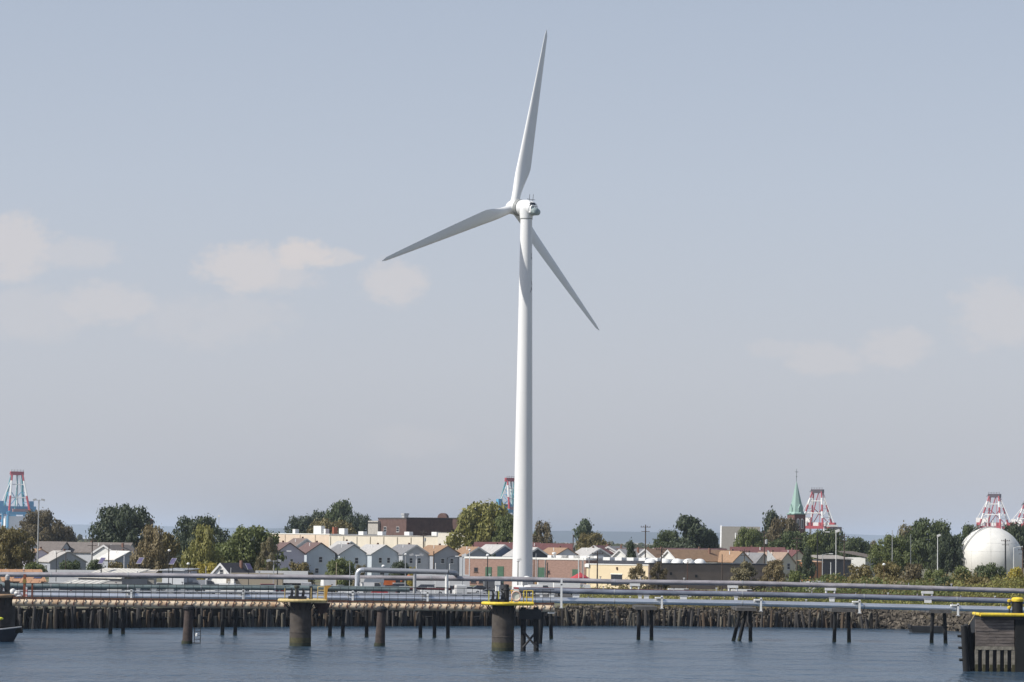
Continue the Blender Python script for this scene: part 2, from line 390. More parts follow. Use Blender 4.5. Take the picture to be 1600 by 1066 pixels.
# lettering down the shaded side of the tower, wrapped round its curve
def wrap_text(txt, size, z_top, ang_c, m):
    cu = bpy.data.curves.new('lettering', 'FONT'); cu.body = txt; cu.size = size; cu.align_x = 'LEFT'; cu.resolution_u = 3
    ob = bpy.data.objects.new('tmp', cu); C.objects.link(ob); dg = bpy.context.evaluated_depsgraph_get()
    me = bpy.data.meshes.new_from_object(ob.evaluated_get(dg)); bpy.data.objects.remove(ob)
    for v in me.vertices:
        u, w = v.co.x, v.co.y - size * .35; z = z_top - u; r = trad(z) + .012; a = ang_c + w / r
        v.co = (r * math.sin(a), -r * math.cos(a), z)
    me.name = 'lettering'; return link('lettering', me, m, twr)
blue_ink = mk('dark_blue_lettering', (.02, .03, .06), .5)
wrap_text('LEITWIND', 1.5, tz(395), R(78), blue_ink)
zc = tz(459)
def strip(pts, wd):
    mb = MB()
    for (a0, z0), (a1, z1) in zip(pts, pts[1:]):
        q = []
        for a, z in ((a0, z0 - wd), (a1, z1 - wd), (a1, z1 + wd), (a0, z0 + wd)):
            r = trad(z) + .012; q.append((r * math.sin(R(a)), -r * math.cos(R(a)), z))
        mb.face(q)
    return mb
lg = strip([(44 + 4 * i, zc + .2 + .75 * math.sin(i / 8 * 1.9)) for i in range(9)], .1)
for i in range(2): lg.v += []; q = strip([(52 + 4 * k, zc + .55 + i * .35 + .6 * math.sin(k / 7 * 1.7)) for k in range(8)], .08); n0 = len(lg.v); lg.v += q.v; lg.f += [tuple(n0 + a for a in f) for f in q.f]
lg.build('emblem', blue_ink, twr, fix=False)
r0 = trad(1.6)
da = R(35); dd = Matrix.Rotation(da, 3, 'Z')
MB().cbox(dd @ Vector((0, -r0 - .02, 1.9)), (.95, .12, 2.1), dd).build('door', steel_pt, turb)
st = MB()
for i in range(7): st.cbox(dd @ Vector((0, -r0 - .35 - .28 * i, .95 - .14 * i)), (1.1, .28, .05), dd)
for sx in (-.55, .55): st.tube(dd @ Vector((sx, -r0 - .2, 1.95)), dd @ Vector((sx, -r0 - 2.2, 1.0)), .03); st.tube(dd @ Vector((sx, -r0 - 2.2, 1.0)), dd @ Vector((sx, -r0 - 2.2, 0)), .03)
st.build('entry_stair', steel, turb)
for (ob, nm, px, s, cm) in (((0, 0), 'switch_cabinet', 823, (2.2, 1.6, 2.2), white_pt), ((0, 0), 'switch_cabinet', 831, (1.3, 1.2, 2.9), steel)):
    p = G(px, TY - 5.5)
    o = thing('electrical_cabinet', 'white wide electrical cabinet with dome cap at the foot of the turbine' if px == 823 else 'narrow grey electrical cabinet right of the foot of the turbine', 'cabinet', p, 10)
    MB().box(-s[0] / 2, s[0] / 2, -s[1] / 2, s[1] / 2, 0, s[2]).build('cabinet_body', cm, o)
    MB().box(-s[0] / 2 - .1, s[0] / 2 + .1, -s[1] / 2 - .1, s[1] / 2 + .1, s[2], s[2] + .12).build('cabinet_roof', steel, o)
    for sx in (-.25, .25): MB().box(s[0] * (sx - .2), s[0] * (sx + .2), -s[1] / 2 - .04, -s[1] / 2 - .003, .2, s[2] - .2).build('cabinet_door', steel_pt, o)
    if px == 823: MB().lathe([(.9, s[2] + .125), (.85, s[2] + .5), (.5, s[2] + .9), (.1, s[2] + 1.0)], 20).build('vent_dome', white_pt, o, smooth=True)

# ------------------------------------------------------------------ trees
def crown_mesh(name, seed, nl, ls, kind):
    """unit crown: radius about 1 in x/y, z from 0 to 1 (scaled by the tree); many small leaf faces in clumps"""
    r = random.Random(seed); cl = []
    if kind == 'dome':
        for i in range(46):
            z = .06 + .86 * ((i + .5) / 46) ** .8; a = i * 2.39996 + r.uniform(-.5, .5)
            rad = max(0, 1 - max(0, (z - .3) / .68) ** 2.2) ** .5 * r.uniform(.5, .98) * (.8 + .2 * min(1, z / .2))
            cl.append((math.cos(a) * rad, math.sin(a) * rad, z, r.uniform(.1, .26)))
        cl += [(0, 0, .42, .48), (0, 0, .22, .52)]
    elif kind == 'tall':
        for i in range(26):
            a = r.uniform(0, 6.283); z = r.uniform(.05, .95); rad = (1 - abs(z - .3) / .9) * r.uniform(.3, .9)
            cl.append((math.cos(a) * rad, math.sin(a) * rad, z, r.uniform(.14, .28)))
        cl += [(0, 0, .4, .4), (0, 0, .2, .5)]
    elif kind == 'ragged':
        for i in range(34):
            a = r.uniform(0, 6.283); z = r.uniform(.03, .95); rad = (1 - max(0, (z - .3) / .85)) * r.uniform(.3, .95)
            cl.append((math.cos(a) * rad, math.sin(a) * rad, z, r.uniform(.08, .2)))
    elif kind == 'bush':
        for i in range(24):
            a = r.uniform(0, 6.283); z = r.uniform(.05, .72); rad = (1 - z * .75) * r.uniform(.15, .9)
            cl.append((math.cos(a) * rad, math.sin(a) * rad, z, r.uniform(.16, .3)))
        cl.append((0, 0, .3, .45))
    mb = MB(); wts = [c[3] ** 2 for c in cl]
    for (cx, cy, cz, cr) in r.choices(cl, wts, k=nl):
        d = Vector((r.gauss(0, 1), r.gauss(0, 1), r.gauss(0, 1))).normalized(); k = cr * (r.uniform(.72, 1.12) if r.random() < .86 else r.uniform(1.1, 1.55))
        p = Vector((cx, cy, cz)) + Vector((d.x * k, d.y * k, d.z * k * .62))
        if p.z < .01: continue
        n = (d + Vector((r.gauss(0, .55), r.gauss(0, .55), r.gauss(0, .55) + .3))).normalized()
        a = n.orthogonal().normalized(); b = n.cross(a); t = r.uniform(0, 6.283); a, b = a * math.cos(t) + b * math.sin(t), b * math.cos(t) - a * math.sin(t)
        s = ls * r.uniform(.6, 1.35)
        mb.face([p - a * s, p + b * s * .6, p + a * s, p - b * s * .6])
    me = mb.mesh(name, fix=False); return me, cl
CR = {}
for nm, sd, nl, ls, kd in (('dome_a', 1, 9500, .042, 'dome'), ('dome_b', 2, 9500, .04, 'dome'), ('dome_c', 3, 8500, .046, 'dome'), ('tall_a', 4, 6000, .046, 'tall'),
                           ('tall_b', 5, 6000, .046, 'tall'), ('rag_a', 6, 4600, .034, 'ragged'), ('rag_b', 8, 4600, .034, 'ragged'), ('bush_a', 9, 6500, .045, 'bush'), ('bush_b', 10, 6500, .043, 'bush')):
    CR[nm] = crown_mesh('crown', sd, nl, ls, kd)
def leafm(name, a, b): return mk('leaf_' + name, a, .62, col2=b, scale=.9, island=.6, trans=.3)
LEAF = {'dark': leafm('dark', (0.052, 0.076, 0.030), (0.110, 0.137, 0.047)), 'deep': leafm('deep', (0.037, 0.055, 0.030), (0.080, 0.102, 0.046)),
        'mid': leafm('mid', (0.080, 0.105, 0.030), (0.179, 0.205, 0.060)), 'light': leafm('light', (0.150, 0.162, 0.041), (0.319, 0.291, 0.088)),
        'olive': leafm('olive', (0.119, 0.102, 0.034), (0.238, 0.188, 0.067)), 'tan': leafm('tan', (0.159, 0.123, 0.060), (0.277, 0.224, 0.115)),
        'brown': leafm('brown', (0.100, 0.081, 0.040), (0.183, 0.146, 0.075)), 'yellow': leafm('yellow', (0.238, 0.213, 0.026), (0.479, 0.376, 0.067)),
        'blue': leafm('blue', (0.055, 0.085, 0.047), (0.119, 0.153, 0.074)), 'grey': leafm('grey', (0.139, 0.129, 0.067), (0.280, 0.239, 0.134))}
def tree(px, ptop, Y, wpx, leaf, label, crown='dome_a', z0=GZ, cb=.22, name='tree', cat='tree', rz=None, group=None):
    b = G(px, Y, z0); ztop = P(px, ptop, Y).z; H = ztop - z0; w = wpx * Y / FPX / 2
    o = thing(name, label, cat, b, rnd.uniform(0, 360) if rz is None else rz, group)
    me, cl = CR[crown]
    c = link('crown' if cat == 'tree' else 'foliage', me, LEAF[leaf], o, (0, 0, H * cb)); c.scale = (w * 1.12, w * 1.12, H * (1 - cb) / .99)
    t = MB(); tr = max(.1, H * .02 + w * .02); hh = H * cb + H * (1 - cb) * .5
    t.tube((0, 0, -.2), (0, 0, hh * .6), tr, tr * .7, 8, False).tube((0, 0, hh * .6), (tr * .5, 0, hh), tr * .7, tr * .3, 7)
    for (cx, cy, cz, cr) in sorted(cl, key=lambda q: -q[3])[3:10]:
        t.tube((0, 0, hh * (.45 + .25 * cz)), (cx * w * .85, cy * w * .85, H * cb + cz * H * (1 - cb)), tr * .38, tr * .1, 5, False)
    t.build('trunk' if cat == 'tree' else 'stem', bark, o, smooth=True)
    return o
TREES = [
 (16, 824, 700, 66, 'olive', 'round olive green tree at the left edge below the blue crane', 'dome_a'),
 (62, 799, 1150, 66, 'brown', 'brownish tree just right of the blue and red harbour crane', 'dome_b'),
 (102, 823, 1150, 30, 'brown', 'small low brown tree beside the larger brownish one', 'dome_c'),
 (188, 789, 900, 84, 'deep', 'big dark green tree right of the long grey roofs', 'dome_a'),
 (238, 828, 640, 60, 'tan', 'tall tan drying tree below the dark chimney stack', 'tall_a'),
 (262, 838, 690, 50, 'olive', 'olive tree between the tan tree and the light green one', 'tall_b'),
 (309, 809, 800, 82, 'deep', 'dark green domed tree behind the light green one', 'dome_b'),
 (318, 827, 660, 58, 'light', 'light green and tan tree in front of the dark domed tree', 'tall_a'),
 (392, 824, 680, 86, 'mid', 'broad green tree left of the lilac gabled house', 'dome_c'),
 (418, 838, 670, 40, 'grey', 'thin grey green tree at the corner of the lilac gabled house', 'rag_a'),
 (360, 846, 690, 60, 'mid', 'green tree filling the gap behind the small white gabled house', 'dome_a'),
 (472, 808, 1250, 56, 'deep', 'lower left tree of the dark clump behind the cream warehouse', 'dome_b'),
 (502, 800, 1270, 56, 'deep', 'middle tree of the dark clump behind the cream warehouse', 'dome_c'),
 (530, 789, 1250, 66, 'dark', 'tallest tree of the dark clump behind the cream warehouse', 'tall_b'),
 (557, 803, 1240, 44, 'deep', 'right tree of the dark clump next to the brick factory', 'dome_a'),
 (517, 812, 1180, 74, 'olive', 'olive tree in front of the dark clump behind the cream warehouse', 'dome_a'),
 (757, 787, 900, 98, 'light', 'big light green tree left of the turbine tower', 'dome_c'),
 (792, 806, 890, 50, 'mid', 'green tree half hidden by the turbine tower', 'dome_b'),
 (848, 820, 1000, 42, 'brown', 'brown green tree just right of the turbine tower', 'tall_a'),
 (832, 828, 1010, 34, 'dark', 'dark low tree against the right side of the turbine tower', 'dome_a'),
 (913, 817, 1050, 50, 'blue', 'blue green bushy tree behind the red roofed houses', 'tall_b'),
 (925, 834, 1030, 50, 'olive', 'low olive tree at the foot of the blue green one', 'dome_b'),
 (985, 850, 730, 32, 'deep', 'dark tree between two white gabled houses', 'tall_a'),
 (1078, 812, 1000, 76, 'deep', 'dark green mound of a tree left of the far grey church roof', 'tall_b'),
 (1045, 830, 1010, 50, 'dark', 'low dark tree at the left foot of the green mound', 'dome_b'),
 (1102, 828, 1005, 46, 'deep', 'low dark tree at the right foot of the green mound', 'dome_c'),
 (1172, 825, 1000, 46, 'mid', 'green tree right of the far grey church roof', 'dome_a'),
 (1206, 805, 1050, 64, 'deep', 'tall dark tree left of the church spire', 'tall_a'),
 (1226, 810, 1040, 56, 'brown', 'brown leaved tree right in front of the church spire', 'dome_c'),
 (1240, 832, 900, 70, 'dark', 'dark tree in front of the church tower', 'dome_b'),
 (1272, 838, 820, 50, 'mid', 'green tree behind the pale end house', 'tall_b'),
 (1262, 858, 760, 34, 'deep', 'small dark tree right of the pale end house', 'tall_a'),
 (1297, 826, 1000, 50, 'dark', 'dark tree below the red and white crane boom', 'dome_a'),
 (1336, 841, 980, 50, 'dark', 'round dark tree right of the dark utility pole', 'dome_c'),
 (1366, 846, 1000, 40, 'grey', 'grey green tree right of the low store roof', 'rag_b'),
 (1395, 838, 850, 60, 'mid', 'green tree on the rise left of the floodlight mast', 'dome_b'),
 (1418, 826, 900, 50, 'grey', 'thin grey green tree on the rise', 'tall_a'),
 (1455, 812, 880, 74, 'dark', 'big dark green tree left of the white spherical tank', 'dome_a'),
 (1480, 836, 860, 44, 'deep', 'dark tree touching the left of the white spherical tank', 'dome_c'),
 (1516, 822, 960, 44, 'dark', 'tree behind the left shoulder of the white spherical tank', 'dome_b'),
 (1590, 818, 960, 50, 'deep', 'dark tree behind the right shoulder of the white spherical tank', 'dome_a'),
]
for i, (px, pt, Y, w, lf, lb, cr) in enumerate(TREES): tree(px, pt, Y, w, lf, lb, cr, cb=.12 if Y < 800 else .18)
BUSH = [
 (325, 872, 600, 56, 'yellow', 'bright yellow green bush left of the small white gabled house', 'bush_a'),
 (530, 862, 620, 58, 'mid', 'green bush in front of the second and third grey gables', 'bush_b'),
 (562, 876, 615, 30, 'grey', 'grey green bush at the right of the green bush before the gables', 'bush_a'),
 (470, 872, 640, 54, 'olive', 'olive bush in front of the lilac gabled house', 'bush_a'),
 (440, 880, 620, 44, 'mid', 'low green bush left of the olive bush by the lilac house', 'bush_b'),
 (408, 882, 615, 40, 'olive', 'low olive bush right of the small white gabled house', 'bush_a'),
 (624, 867, 630, 36, 'deep', 'dark round bush in front of the fourth grey gable', 'bush_b'),
 (643, 880, 625, 20, 'yellow', 'small yellow green bush right of the dark round one', 'bush_a'),
 (296, 880, 620, 44, 'olive', 'olive bush under the tan drying tree', 'bush_b'),
 (150, 868, 640, 50, 'dark', 'dark bush in front of the white gabled house on the left', 'bush_a'),
 (110, 868, 650, 56, 'dark', 'dark bush hiding the shaded grey gable on the left', 'bush_b'),
 (180, 872, 630, 50, 'olive', 'olive bush left of the tan drying tree', 'bush_a'),
 (52, 872, 640, 50, 'mid', 'green bush below the floodlight mast on the left', 'bush_b'),
 (770, 858, 720, 24, 'deep', 'dark bush beside the turbine tower behind the brick building', 'bush_a'),
 (995, 880, 560, 46, 'tan', 'brown twiggy bush in front of the yellow wall', 'rag_a'),
 (1028, 880, 565, 44, 'brown', 'brown bush at the joint of the yellow and brown walls', 'rag_b'),
 (1160, 878, 570, 76, 'grey', 'bare grey bush in front of the brown wall', 'rag_b'),
 (1212, 874, 570, 60, 'tan', 'tan bush at the right end of the brown wall', 'rag_a'),
 (1240, 884, 560, 44, 'mid', 'green bush left of the white shed', 'bush_a'),
 (1300, 888, 560, 60, 'mid', 'green bush below the white lamp pole', 'bush_b'),
 (1345, 874, 600, 64, 'olive', 'olive bush on the bank right of the low store', 'bush_a'),
 (1385, 866, 620, 66, 'olive', 'large olive bush on the rise below the grey green tree', 'bush_b'),
 (1425, 872, 610, 60, 'brown', 'brown bush on the rise above the bare earth', 'bush_a'),
 (1460, 880, 590, 60, 'mid', 'green bush on the right below the floodlight mast', 'bush_b'),
 (1500, 876, 570, 70, 'mid', 'broad green bush in front of the left half of the spherical tank', 'bush_a'),
 (1545, 868, 575, 66, 'dark', 'dark green bush in front of the spherical tank', 'bush_b'),
 (1590, 878, 560, 60, 'yellow', 'yellow green bush at the right edge below the tank', 'bush_a'),
 (1360, 893, 540, 60, 'mid', 'low green bush left of the bare earth patch', 'bush_b'),
 (1530, 892, 530, 70, 'olive', 'olive bush above the upper pipeline at the right', 'bush_b'),
 (1475, 894, 530, 60, 'dark', 'low dark bush right of the bare earth patch', 'bush_a'),
 (1600, 896, 520, 50, 'light', 'light green bush at the right edge above the black bollard', 'bush_b'),
]
for (px, pt, Y, w, lf, lb, cr) in BUSH: tree(px, pt, Y, w, lf, lb, cr, cb=.02, name='bush', cat='bush')
# scrub and weeds too dense to count
def scrub(name, label, x0, x1, Y0, Y1, n, hmax, m, seed, size=.22):
    r = random.Random(seed); mb = MB()
    for i in range(n):
        px = r.uniform(x0, x1); Y = r.uniform(Y0, Y1); b = G(px, Y)
        hh = hmax * (.12 + .6 * max(0, .55 + .9 * noise.noise((b.x * .11, b.y * .11, seed))) + .5 * max(0, noise.noise((b.x * .035, b.y * .035, seed + 3)))) * r.uniform(.1, 1)
        p = b + Vector((0, 0, hh)); d = Vector((r.gauss(0, 1), r.gauss(0, 1), r.gauss(.6, .6))).normalized(); a = d.orthogonal().normalized(); c = d.cross(a); s = size * r.uniform(.5, 1.4)
        mb.face([p - a * s, p + c * s * .6, p + a * s, p - c * s * .6])
    tag(mb.build(name, m, fix=False), label, kind='stuff')
scrub('scrub', 'yellow green scrub on the bank behind the right pipelines', 905, 1640, 470, 545, 15000, 2.6, LEAF['light'], 3)
scrub('scrub', 'olive scrub covering the bank at the right', 1180, 1640, 480, 560, 12000, 3.4, LEAF['mid'], 5)
scrub('scrub', 'tall green thicket on the rise at the right', 1235, 1650, 500, 590, 30000, 5.6, LEAF['mid'], 15, .24)
scrub('scrub', 'tall olive thicket mixed through the green one at the right', 1290, 1650, 510, 620, 22000, 6.2, LEAF['olive'], 17, .24)
scrub('scrub', 'yellow tinted thicket at the right edge below the tank', 1490, 1650, 480, 540, 12000, 6.0, LEAF['light'], 19, .22)
scrub('scrub', 'brown dry thicket in front of the brown wall', 1000, 1290, 500, 570, 9000, 2.6, LEAF['tan'], 23, .2)
scrub('weeds', 'dry weeds along the top of the old piles', 880, 1640, 457, 474, 9000, 1.3, LEAF['olive'], 8, .16)
mound = MB(); prev = None
for i in range(25):
    px = 1355 + i * 4; row = []
    for j in range(8):
        h = 3.3 * math.exp(-((i - 12) / 9) ** 2) * math.sin(math.pi * (j / 7) * .5) + .3 * noise.noise((i * .4, j * .5, 2))
        row.append(G(px, 556 + j * 3, GZ - .1 + max(0, h)))
    if prev:
        for j in range(7): mound.face([prev[j], row[j], row[j + 1], prev[j + 1]])
    prev = row
tag(mound.build('earth_mound', mk('pinkish_earth', (.30, .21, .16), .95, scale=.8, var=.25, bump=.8), smooth=True, fix=False), 'bare pinkish earth heap on the bank at the right', kind='structure')
# ------------------------------------------------------------------ old timber bulkhead along the shore
bh = thing('timber_bulkhead', 'long row of rotting timber piles along the water edge', 'bulkhead', (0, 0, 0))
pile_me = []
for k in range(8):
    r = random.Random(50 + k); mb = MB(); n = 7; rows = []
    for z, q in ((0, 1.06), (.35, 1.0), (.75, .93), (1.0, .82)):
        for j in range(n):
            t = 6.283 * j / n; rr = q * r.uniform(.85, 1.12); mb.v.append((math.cos(t) * rr, math.sin(t) * rr, z + (r.uniform(-.05, .05) if z == 1 else 0)))
    for i in range(3):
        for j in range(n): mb.f.append((i * n + j, i * n + (j + 1) % n, (i + 1) * n + (j + 1) % n, (i + 1) * n + j))
    mb.f.append(tuple(3 * n + j for j in range(n))); pile_me.append(mb.mesh('pile', smooth=True))
npile = 0; px = -14.0
while px < 1385 and npile < 298:
    Y = shoreY(px) - 2.6 + rnd.uniform(-.7, .5); b = G(px, Y, -1.0)
    right = px > 880
    top = rnd.uniform(2.0, 3.25) if not right else rnd.uniform(1.5, 2.9)
    if rnd.random() < .12: top *= .6
    o = link('pile', rnd.choice(pile_me), rnd.choice(pile_ms + pile_ms[1:3]), bh, b)
    w = rnd.uniform(.19, .31); o.scale = (w, w, top + 1.0)
    o.rotation_euler = (R(rnd.gauss(0, 2.5)), R(rnd.gauss(0, 3.5 if not right else 7)), rnd.uniform(0, 6))
    px += rnd.uniform(3.5, 5.2) if px < 880 else rnd.uniform(4.0, 6.4); npile += 1
# wale timbers between the piles
for a, b in ((-20, 210), (215, 430), (440, 660), (665, 880)):
    p, q = G(a, shoreY(a) - 2.15, 1.35), G(b, shoreY(b) - 2.15, 1.35)
    MB().tube(p, q, .2, .2, 6).build('wale', timber_dk, bh)
sheet_m = mk('dark_timber_sheeting', (.03, .026, .022), .9, var=.5, scale=.8, bump=.6, stretch=(1.5, 1, .3))
ws = MB(); pv = None
for px in range(-60, 900, 40):
    t = G(px, shoreY(px) - 1.7, 2.75 + .3 * noise.noise((px * .02, 0, 0))); l = Vector((t.x, t.y, -1))
    if pv: ws.face([pv[1], l, t, pv[0]])
    pv = (t, l)
ws.build('sheeting', sheet_m, bh, fix=False)
# broken stone and concrete rubble, far too many pieces to count
def rubble(name, label, x0, x1, n, zf, m, seed, s0=.15, s1=.5):
    r = random.Random(seed); mb = MB()
    for i in range(n):
        px = r.uniform(x0, x1); t = r.random(); Y = shoreY(px) - 2.3 + (2.5 * t / .85 if t < .85 else 2.5 + 3 * (t - .85) / .15); z = (-.6 + (GZ + .75) * min(1, t / .8)) * zf
        c = G(px, Y, z); s = r.uniform(s0, s1)
        m3 = Matrix.Rotation(r.uniform(0, 6), 3, 'Z') @ Matrix.Rotation(r.uniform(-.7, .7), 3, 'X')
        pts = [Vector((x * s * r.uniform(.5, 1), y * s * r.uniform(.5, 1), zz * s * r.uniform(.3, .7))) for x, y, zz in ((-1, -1, -1), (1, -1, -1), (1, 1, -1), (-1, 1, -1), (-1, -1, 1), (1, -1, 1), (1, 1, 1), (-1, 1, 1))]
        mb.hexa([m3 @ q + c for q in pts])
    tag(mb.build(name, m, fix=False), label, kind='stuff')
rub_m = mk('broken_stone', (.02, .017, .014), .95, scale=1.2, col2=(.17, .145, .115), island=.8, bump=.5)
rubble('rubble', 'broken stone and concrete tipped among the old piles', 885, 1400, 2600, .95, rub_m, 4, .12, .42)
rubble('rubble', 'stony shore running up to the dolphin at the right', 1380, 1660, 1700, .9, rub_m, 6, .12, .45)
rubble('rubble', 'pale stones along the top of the left bulkhead', -30, 890, 900, 1.0, rub_m, 9, .12, .32)

# ------------------------------------------------------------------ pipeline trestle
TR = 390.0
def pile_bent(piles, label, ztop=4.15, Y=TR, cap=True, rake=0.0):
    xs = [p[0] for p in piles]; c = G(sum(xs) / len(xs), Y, 0)
    o = thing('pile_bent', label, 'pile bent', c, group='pile bents under the pipelines')
    for (bx, tx, dy) in piles:
        b = G(bx, Y + dy, 0) - c; t = G(tx, Y + dy, ztop) - c; b.z = -1.5; t.z = ztop
        MB().tube(b, t, .27, .25, 12).build('pile', timber_dk, o, smooth=True)
        m = b.lerp(t, .33); m2 = b.lerp(t, .24)
        MB().tube(b.lerp(t, .2), b.lerp(t, .34), .275, .272, 12).build('tide_band', algae, o, smooth=True)
    if cap:
        x0 = G(min(p[1] for p in piles) - 7, Y, ztop).x - c.x; x1 = G(max(p[1] for p in piles) + 7, Y, ztop).x - c.x
        MB().box(x0, x1, -2.4, 8.5, ztop, ztop + .42).build('pile_cap', mk('cap_concrete', (.10, .095, .09), .9, var=.25), o)
    return o
pile_bent([(172, 174, 0), (192, 193, 0)], 'leftmost pair of dark trestle piles, near the boat')
pile_bent([(347, 349, 0), (367, 369, 0)], 'pair of dark trestle piles right of the ladder pile')
pile_bent([(515, 517, 0), (535, 537, 0)], 'pair of dark trestle piles just right of the faded yellow dolphin')
pile_bent([(573, 573, 0)], 'single dark trestle pile left of the leaning rusty pile')
pile_bent([(657, 657, 0), (679, 679, 0), (700, 700, 0)], 'row of three dark trestle piles between the two dolphins')
pile_bent([(862, 860, 0)], 'single dark trestle pile right of the braced piles')
pile_bent([(997, 999, 0), (1018, 1018, 0)], 'first pair of dark trestle piles in the right half')
pile_bent([(1142, 1157, 0), (1151, 1166, .8), (1173, 1172, 0)], 'slanting pair and one upright trestle pile in the right half')
pile_bent([(1303, 1305, 0), (1327, 1326, 0)], 'pair of dark trestle piles second from the right')
pile_bent([(1455, 1457, 0), (1478, 1476, 0)], 'rightmost pair of dark trestle piles, by the stranded barge')

def pipeline(label, pts, r, m, Y, name='pipeline', band=None, seg=150):
    """pts: (px, py) of the pipe's centre line; cut into clad sections with clamp bands"""
    W_ = [P(px, py, Y(px) if callable(Y) else Y) for px, py in pts]
    o = thing(name, label, 'pipeline', (0, 0, 0)); 
    for a, b in zip(W_, W_[1:]):
        n = max(1, round((b - a).length / (seg * TR / FPX)))
        for i in range(n):
            p, q = a.lerp(b, i / n), a.lerp(b, (i + 1) / n)
            MB().tube(p, q, r, r, 16).build('pipe_section', m, o, smooth=True)
            d = (q - p).normalized(); MB().tube(p - d * .09, p + d * .09, r * 1.08, r * 1.08, 16).build('clamp_band', band or steel, o, smooth=True)
    k = 0
    for a, b in zip(W_, W_[1:]):
        n = max(1, round((b - a).length / (60 * TR / FPX)))
        for i in range(n):
            if r < .2 or rnd.random() < .45: continue
            p = a.lerp(b, (i + rnd.uniform(.2, .8)) / n); h = rnd.uniform(.15, .4)
            v = MB().tube(p, p + Vector((0, -.05, r + h)), .06, .06, 6).build('vent_stub', steel_pt, o); MB().tube(p + Vector((-.14, -.05, r + h)), p + Vector((.14, -.05, r + h)), .05, .05, 6).build('valve_wheel', (red_pt, steel_dk, white_pt)[k % 3], v); k += 1
    return o
pipeline('upper mauve grey pipeline running the whole width above the others', [(-40, 897.5), (200, 898.8), (420, 901.5), (800, 905), (960, 909), (1160, 911.5), (1350, 916), (1640, 925)], .34, pipe_mauve, 396)
pipeline('middle blue grey pipeline right of the yellow dolphin', [(803, 921.5), (960, 925.5), (1160, 928.5), (1350, 932.8), (1640, 941)], .36, pipe_blue, 392)
pipeline('middle dull green pipeline left of the faded dolphin', [(-40, 914.5), (200, 917), (430, 918.5), (640, 921)], .36, pipe_green, 392)
pipeline('lower bright metal clad pipeline', [(-40, 929), (200, 931.8), (400, 933), (600, 934.2), (800, 937.2), (960, 939.4), (1160, 942.6), (1350, 947.2), (1640, 954)], .40, alu, 388)
pipeline('thin dark red pipe above the bright clad pipeline', [(0, 936), (430, 938.2), (760, 942.5)], .11, red_pt, 387, seg=300)
pipeline('thin dark red pipe below the metal pipe loop', [(562, 918.5), (705, 921)], .14, red_pt, 394.5, seg=300)
pipeline('thin grey pipe between the middle and lower pipelines', [(-40, 923), (430, 926), (800, 930.5)], .13, alu_dull, 390.5, seg=250)
pipeline('thin red lined pipe on top of the middle pipeline at the right', [(820, 918), (1160, 924.8), (1350, 928.9), (1640, 936.8)], .07, red_pt, 394.2, seg=300)
# expansion loop
lp = thing('pipe_loop', 'silver expansion loop rising over the pipelines left of the turbine', 'pipe loop', (0, 0, 0))
A = P(556, 922, 394); B = P(558.5, 900, 394); Cc = P(569, 890.5, 394); D = P(700, 894.2, 394); E = P(712, 896.5, 395.5); F_ = P(714, 900, 399)
el = []
for i in range(9):
    t = i / 8; el.append((B * (1 - t) ** 2 + P(558.5, 890, 394) * 2 * t * (1 - t) + Cc * t * t))
MB().path([P(549, 924, 394), P(555, 922.5, 394), P(558, 919, 394), B] + el[1:], .36, 14).build('riser', alu, lp, smooth=True)
MB().path([Cc, D], .36, 14).build('crossing_pipe', alu_dull, lp, smooth=True)
MB().path([D, P(708, 894.8, 394.3), E, F_, P(713, 899, 402)], .36, 14).build('elbow', alu_dull, lp, smooth=True)
for px in (648, 698):
    b = P(px, 922, 394); t = P(px, 895, 394); MB().tube((b.x, b.y, 4.6), t, .24, .24, 12).build('post', white_pt if px == 698 else steel_pt, lp, smooth=True)
def portal(px0, px1, ptop, pbot, Y, label, r=.14, m=None):
    a, b, c, d = P(px0, pbot, Y), P(px0, ptop, Y), P(px1, ptop, Y), P(px1, pbot, Y); base = Vector((a.x, a.y, a.z))
    o = thing('pipe_support', label, 'pipe support', base, group='white pipe supports'); m = m or white_pt
    MB().tube(a - base, b - base, r, r, 8).build('post', m, o); MB().tube(d - base, c - base, r, r, 8).build('post', m, o)
    k = r * 1.25; MB().cbox((b + c) / 2 - base + Vector((0, 0, k * .6)), ((c - b).length + 2.6 * r, 2.2 * k, 2 * k)).build('crossbar', m, o)
portal(986, 998, 915, 923, 395, 'white pipe frame under the upper pipeline, nearest the yellow wall')
portal(1139, 1151, 918, 927, 395, 'white pipe frame under the upper pipeline, above the slanting piles')
portal(1291, 1304, 922, 931, 395, 'white pipe frame under the upper pipeline, third from the left')
portal(1442, 1456, 927, 937, 395, 'white pipe frame under the upper pipeline, rightmost of the four')
portal(566, 597, 909, 921, 395, 'low white frame inside the silver expansion loop', .2)
portal(776, 779, 913, 924, 393, 'white pipe bend left of the yellow dolphin hook', .2)
def bracket(px, ptop, pbot, Y, label, arm=10):
    b, t = P(px, pbot, Y), P(px, ptop, Y); o = thing('pipe_bracket', label, 'pipe bracket', b, group='white pipe brackets')
    h = (t - b).length
    MB().box(-.13, .13, -.1, .1, 0, h).build('post', white_pt, o)
    w = arm * Y / FPX; MB().box(-w, .2, -.1, 1.4, h * .78 + .003, h * .78 + .17).build('arm', white_pt, o)
    MB().box(-.25, .25, -.25, .25, -.06, .05).build('foot_plate', steel_pt, o)
